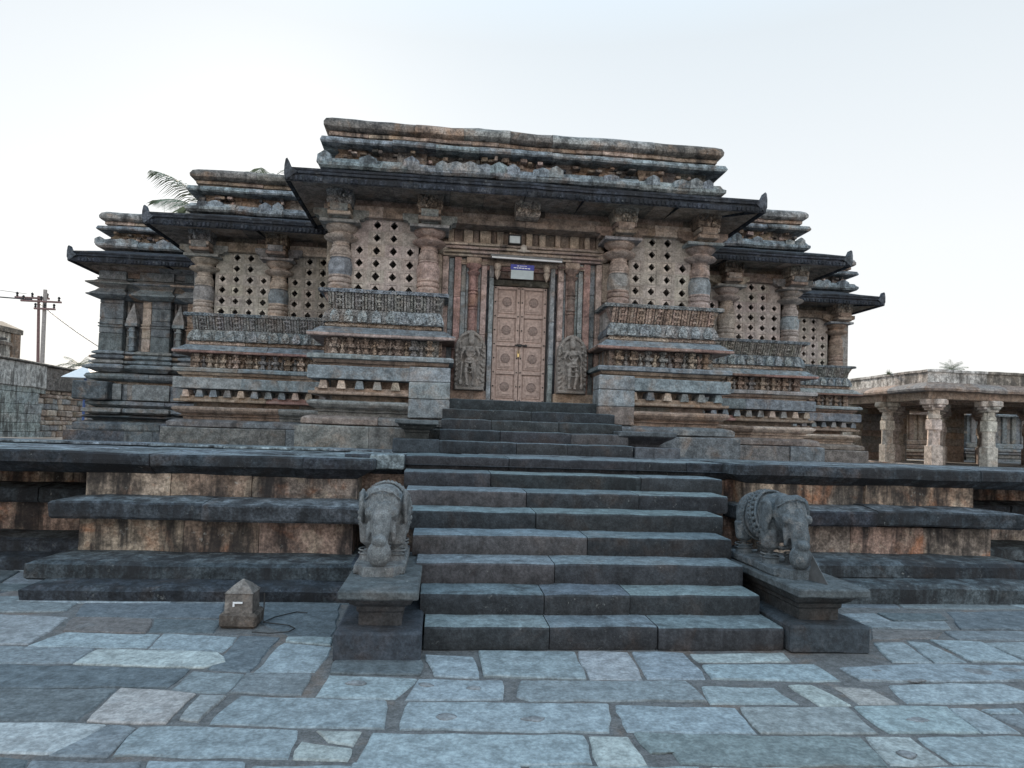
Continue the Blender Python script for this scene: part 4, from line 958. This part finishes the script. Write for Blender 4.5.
# ---------------------------------------------------------------- pavilion on the right
PV = thing('pillared_pavilion', 'low open stone pavilion with square pillars and flat whitewashed roof edge', 'pavilion', (20, 26, 0))
b = MB(); b.mould([(.3, 0), (.3, .5), (.15, .6), (.2, .85), (0, .98)], 16.9, 34, 23.6, 44, LD+FP, dep=.5, right=False); b.box(17, 34, 23.7, 44, 0, .97, GREY, seg=2)
build('plinth', b, M['stone'], PV, amp=.01)
def ppillar(x, y_):
    b = MB(); col = pick([(.40, .34, .31), (.40, .37, .34), (.34, .30, .27)]); s_ = .22
    b.box(x-s_, x+s_, y_-s_, y_+s_, .95, 1.75, col, c=.02, axis=2)
    b.lathe([(.24, 1.75), (.215, 1.8), (.215, 2.3), (.23, 2.35)], x, y_, 8, vary(col))
    b.box(x-.2, x+.2, y_-.2, y_+.2, 2.35, 2.75, vary(col), c=.02)
    b.lathe([(.2, 2.75), (.24, 2.8), (.24, 2.9), (.2, 2.95), (.2, 3.1)], x, y_, 8, vary(col))
    pp = build('pillar', b, M['stone'], PV, amp=.012)
    b = MB(); b.box(x-.23, x+.23, y_-.23, y_+.23, 3.1, 3.3, vary(col), c=.02)
    for ax in (0, 1):
        a = [.46, .2]; 
        if ax: a = a[::-1]
        b.box(x-a[0], x+a[0], y_-a[1], y_+a[1], 3.3+ax*.003, 3.52-ax*.002, vary(col), c=.03)
        b.box(x-a[0]*.75, x+a[0]*.75, y_-a[1]*.98, y_+a[1]*.98, 3.2+ax*.003, 3.302, vary(col), c=.03)
    build('bracket', b, M['stone'], pp, amp=.01)
for x in (17.28, 19.55, 21.8, 24.1, 26.4):
    for y_ in (24.1, 26.8, 29.6, 32.4): ppillar(x, y_)
b = MB()
for y_ in (24.1, 26.8, 29.6, 32.4): b.box(16.9, 30, y_-.2, y_+.2, 3.52, 3.82, pick(TN), c=.02, seg=1)
for x in (17.28, 19.55, 21.8, 24.1, 26.4): b.box(x-.2, x+.2, 23.9, 36, 3.523, 3.815, pick(TN), c=.02, seg=1)
build('beam', b, M['stone'], PV, amp=.01)
b = MB(); PR = [(.0, 3.80), (.45, 3.80), (.55, 3.82), (.57, 3.9), (.5, 3.99), (.1, 4.16), (0, 4.18)]
b.mould(PR, 17.1, 32, 24.2, 35, [(.25, .2, .17), (.2, .18, .17), (.17, .17, .17)], dep=.4, bl=1.3, jit=.04, right=False); build('eave', b, M['stone'], PV, amp=.03)
b = MB(); b.mould([(.05, 4.15), (.05, 4.55), (.1, 4.57), (.1, 4.66), (0, 4.68)], 17.1, 32, 24.2, 35, [(.42, .41, .39), (.35, .33, .31), (.3, .27, .24)], dep=.5, bl=2, jit=.02, right=False)
b.box(17.3, 32, 24.4, 35, 3.82, 4.6, GREY, seg=2); build('parapet', b, M['plaster'], PV, amp=.02)
b = MB()
for xa, xb in ((17, 19.5), (19.9, 21.3), (21.55, 22.7), (24.5, 25.9)):  # segments added at the back so the interior between the pillars reads dark
    z = .97; b = MB()
    while z < 3.8: q = random.uniform(.3, .5); b.box(xa, xb, 33, 33.5, z, min(3.85, z+q)-.006, pick(FP), c=.02, seg=.8); z += q
    build('rear_wall', b, M['stone'], PV, amp=.02)
# shrine beyond the pavilion
def farshrine(name, x0, x1, yf, h, label, gcol):
    t = thing(name, label, 'shrine', ((x0+x1)/2, yf, 0)); b = MB(); z = .0
    while z < h*.4:
        q = random.uniform(.15, .35); o = random.uniform(.1, .5); b.mould([(o-.08, z), (o, z+.04), (o, z+q-.05), (o-.1, z+q)], x0, x1, yf, yf+5, gcol, dep=.6, bl=1.2); z += q
    b.mould([(0, z), (0, h*.8)], x0, x1, yf, yf+5, gcol, dep=.5, bl=1)
    x = x0+.2
    while x < x1-.3: b.box(x, x+.3, yf-.12, yf+.1, z, h*.8, pick(gcol), c=.03); x += random.uniform(.55, .8)
    build('wall', b, M['stone'], t, amp=.02)
    b = MB(); b.mould([(.0, h*.8), (.5, h*.8-.12), (.52, h*.8-.02), (.1, h*.8+.15)], x0, x1, yf, yf+5, gcol, dep=.5)
    b.mould([(.1, h*.8+.15), (.15, h*.9), (.3, h*.9+.04), (.3, h*.9+.15), (.1, h)], x0, x1, yf, yf+5, gcol, dep=.5); b.box(x0, x1, yf+.3, yf+5, h*.7, h, GREY, seg=2)
    build('roof', b, M['stone'], t, amp=.03)
farshrine('small_shrine', 25.2, 28.6, 37.5, 4.6, 'small tan shrine seen between the pillars of the pavilion', TN)
farshrine('stone_shrine', 29.8, 40, 37.5, 4.7, 'grey stone shrine with ribbed walls beyond the right end of the pavilion', [GREY, BLUE])

# ---------------------------------------------------------------- compound wall on the left
CW = thing('compound_wall', 'high boundary wall of pale blocks with a stained plaster top, left of the temple', 'wall', (-15.5, 20, 0))
b = MB(); z = 0
cols_ = [(.36, .40, .39), (.40, .43, .41), (.33, .36, .35)]
while z < 2.72:
    q = random.uniform(.30, .42); y_ = 9+random.uniform(0, .8)
    while y_ < 25.7:
        L = random.uniform(.7, 1.5); e = min(25.9+random.uniform(-.3, .3), y_+L)
        if e-y_ > .1: b.box(-15.8, -15.37+random.uniform(-.01, .01), y_+.006, e-.006, z+.005, min(2.75, z+q)-.005, vary(random.choice(cols_), .08), c=.012, axis=1)
        y_ += L
    z += q
build('block_facing', b, M['plaster'], CW, amp=.008)
b = MB(); z = 0
while z < 2.72:
    q = random.uniform(.12, .24); y_ = 25.6
    while y_ < 45:
        L = random.uniform(.2, .6); b.box(-15.8, -15.42+random.uniform(-.05, .03), y_+.01, y_+L-.01, z+.008, min(2.73, z+q)-.008, pick([TAN, BROWN, (.25, .2, .16), GREY]), c=.03, axis=1); y_ += L
    z += q
build('rubble_facing', b, M['stone'], CW, amp=.02)
b = MB(); b.box(-15.85, -15.33, 9, 25.9, 2.75, 3.56, (.50, .49, .47), c=.03, seg=.8, axis=1); b.box(-15.84, -15.35, 25.9, 45, 2.72, 3.54, (.15, .135, .125), c=.03, seg=.8, axis=1)
b.box(-15.92, -15.26, 9, 45, 3.56, 3.63, (.2, .185, .17), c=.03, seg=.8, axis=1); b.box(-15.84, -15.36, 9, 45, -.1, .02, GREY); b.box(-15.8, -15.5, 9, 45, 0, 2.9, GREY, seg=2)
build('plaster_band', b, M['plaster'], CW, amp=.03)

# ---------------------------------------------------------------- beyond the wall
t = thing('old_building', 'tall pale stained building with a rounded roof beyond the boundary wall', 'building', (-32, 43, 0))
b = MB(); b.box(-37, -28.0, 40, 46, 0, 6.9, (.5, .48, .44), c=.05, seg=1)
build('wall', b, M['plaster'], t, amp=.03)
b = MB(); arc = [(-37.3, 6.9), (-27.8, 6.9), (-27.8, 7.2), (-29, 7.7), (-31, 8.1), (-33, 8.2), (-35, 8.1), (-37.3, 7.4)]
b.loft([[(a, y_, z) for a, z in arc] for y_ in (39.8, 46.2)], (.2, .17, .14)); build('roof', b, M['plaster'], t, amp=.03)
for yy in (41.2, 43.4):
    b = MB(); b.box(-28.02, -27.96, yy, yy+.9, 4.6, 5.9, (.1, .09, .08)); build('window', b, M['stone'], t, amp=0)
b = MB(); b.box(-28.05, -27.85, 45.3, 46.1, 0, 6.9, (.22, .16, .12), c=.03); b.box(-28.05, -27.88, 40, 45.3, 6.1, 6.3, (.22, .18, .15)); build('pilaster', b, M['plaster'], t, amp=.02)

def pole(name, x, y_, z, lean, r, mat, label, arms):
    t = thing(name, label, 'utility pole', (x, y_, 0)); b = MB(); b.tube([(x+lean, y_, 0), (x, y_, z)], [r*1.15, r*.85], 8); build('post', b, mat, t, amp=0)
    for (xa, xb, za) in arms:
        b = MB(); b.box(xa, xb, y_-.2, y_-.1, za-.05, za+.05, GREY); build('crossarm', b, M['rust'], t, amp=0)
        for i in range(3):
            q = xa+(xb-xa)*(i+.15)/2.3; b = MB(); b.lathe([(.03, za+.05), (.07, za+.1), (.04, za+.16), (.08, za+.22), (.03, za+.3)], q, y_-.15, 8); build('insulator', b, M['iron'], t, amp=0)
    return t
pole('utility_pole', -23.25, 40, 8.78, .1, .115, M['concrete'], 'pale concrete utility pole with crossarms beyond the boundary wall', [(-24.4, -22.3, 8.1), (-23.7, -22.6, 7.7)])
pole('utility_pole', -23.85, 40.5, 8.5, .35, .085, M['rust'], 'thin reddish leaning utility pole left of the concrete pole', [(-25.0, -23.2, 8.35)])
t = thing('transformer_frame', 'dark steel transformer frame with insulators before the pale building', 'transformer', (-25.6, 38, 0))
b = MB()
for x in (-26.6, -25.0): b.tube([(x, 38, 0), (x, 38, 6.2)], .06, 6)
b.box(-26.9, -23.9, 37.95, 38.05, 5.7, 5.82, GREY); b.tube([(-25.6, 38, 4.2), (-26.4, 38, 5.7)], .05, 6); b.tube([(-25.3, 38, 4.2), (-24.5, 38, 5.7)], .05, 6); b.tube([(-25.45, 38, 3.4), (-25.45, 38, 5.7)], .07, 6)
build('frame', b, M['iron'], t, amp=0)
for x in (-26.5, -25.4, -24.4):
    b = MB(); b.lathe([(.06, 5.82), (.13, 5.9), (.07, 6.0), (.13, 6.1), (.06, 6.2), (.1, 6.3), (.03, 6.35)], x, 38, 8); build('insulator', b, M['iron'], t, amp=0)
def wire(P, label, r=.025):
    b = MB(); b.tube(P, r, 5); return tag(build('power_line', b, M['rubber'], None, amp=0), label, 'power line', 'power lines')
def sag(a, c_, s_, n=14): return [tuple(a[i]+(c_[i]-a[i])*k/n-(s_*4*(k/n)*(1-k/n) if i == 2 else 0) for i in range(3)) for k in range(n+1)]
wire(sag((-45, 38, 10.4), (-23.9, 40, 8.2), .5), 'dark power line coming in from the left edge to the utility poles', .035)
wire(sag((-23.5, 40, 8.0), (-17.6, 38, 4.6), .2), 'dark power line sloping down from the poles towards the temple', .022)
wire(sag((-45, 38, 12.0), (-24.2, 40, 8.5), .5), 'uppermost faint power line coming in from the left edge', .012)

t = thing('sun_shade', 'small white canopy on a blue post between the wall and the temple', 'canopy', (-12.6, 23, 0))
b = MB(); b.tube([(-12.62, 23, 1), (-12.62, 23, 3.1)], .04, 8); build('post', b, M['tentblue'], t, amp=0)
b = MB(); b.loft([[(-13.1, 22.5, 3.0), (-12.15, 22.5, 3.0), (-12.15, 23.6, 3.0), (-13.1, 23.6, 3.0)], [(-13.05, 22.55, 3.05), (-12.2, 22.55, 3.05), (-12.2, 23.5, 3.05), (-13.05, 23.5, 3.05)], [(-12.65, 23, 3.4), (-12.6, 23, 3.4), (-12.6, 23.05, 3.4), (-12.65, 23.05, 3.4)]], GREY); build('canopy', b, M['white'], t, amp=0)

def palm(x, y_, z, L, n, label, seed, name='palm_tree', droop=1.0, leaf_n=26):
    random.seed(seed); t = thing(name, label, 'palm tree', (x, y_, 0)); b = MB()
    b.tube([(x+.3, y_, 0), (x+.1, y_, z*.5), (x, y_, z-.2)], [.045*L+.05, .035*L+.04, .03*L+.03], 8); build('trunk', b, M['bark'], t, amp=0)
    b = MB()
    for i in range(n):
        az = 2*math.pi*(i+random.uniform(-.3, .3))/n; el = random.uniform(.15, 1.25); P = []; p = Vector((x, y_, z)); ll = L*random.uniform(.8, 1.1)
        for k in range(13):
            P.append(p.copy()); e = el-droop*1.6*(k/12)**1.3; p = p+Vector((math.cos(az)*math.cos(e), math.sin(az)*math.cos(e), math.sin(e)))*ll/12
        b.tube(P, [.02*L/3*(1-k/14)+.004 for k in range(13)], 4)
        for k in range(leaf_n):
            s_ = 1+11*(k+.5)/leaf_n; i0 = int(s_); q = P[i0].lerp(P[min(12, i0+1)], s_-i0); d_ = (P[min(12, i0+1)]-P[i0-1]).normalized(); sd_ = d_.cross(Vector((0, 0, 1))).normalized()
            for sg in (-1, 1):
                ln = L*.27*math.sin(math.pi*min(1, .15+.85*k/leaf_n))**.6*random.uniform(.8, 1.15)+.02; dr = (sd_*sg*.8+d_*.6+Vector((0, 0, -.45+random.uniform(-.2, .2)))).normalized()
                wv = d_*.0042*L; tip = q+dr*ln+Vector((0, 0, -ln*.25))
                md = q+dr*ln*.5; b.add([q-wv, q+wv, md+wv, tip, md-wv], [(0, 1, 2, 3, 4)], GREY)
    build('crown', b, M['leaf'], t, amp=0)
palm(-13.6, 38, 11.9, 5.0, 11, 'tall palm behind the left wing, its fronds hanging past the roof', 5, droop=.85, leaf_n=60)
palm(-12.6, 44, 17.0, 3.0, 9, 'palm whose frond tips rise above the left wing parapet', 9)
palm(-31.2, 60, 6.1, 1.7, 13, 'small distant palm just above the boundary wall', 3, droop=.6)
palm(35.6, 46, 7.35, 1.0, 18, 'small palm top above the pavilion roof', 4, droop=.5)
random.seed(21)
def bush(x, y_, z, r, label):
    b = MB()
    for i in range(60):
        v = Vector((random.gauss(0, .5), random.gauss(0, .3), abs(random.gauss(0, .6))))*r; dr = v.normalized(); q = Vector((x, y_, z)); s_ = Vector((-dr.z, 0, dr.x))*r*.06
        b.add([q+v*.3-s_, q+v*.3+s_, q+v], [(0, 1, 2)], GREY)
    tag(build('roof_weed', b, M['leaf'], None, amp=0), label, 'weed')
bush(16.95, 26.3, 4.62, .2, 'small weed growing on the roof edge at the left of the pavilion')
# ---------------------------------------------------------------- no off-frame building is added to shade the yard
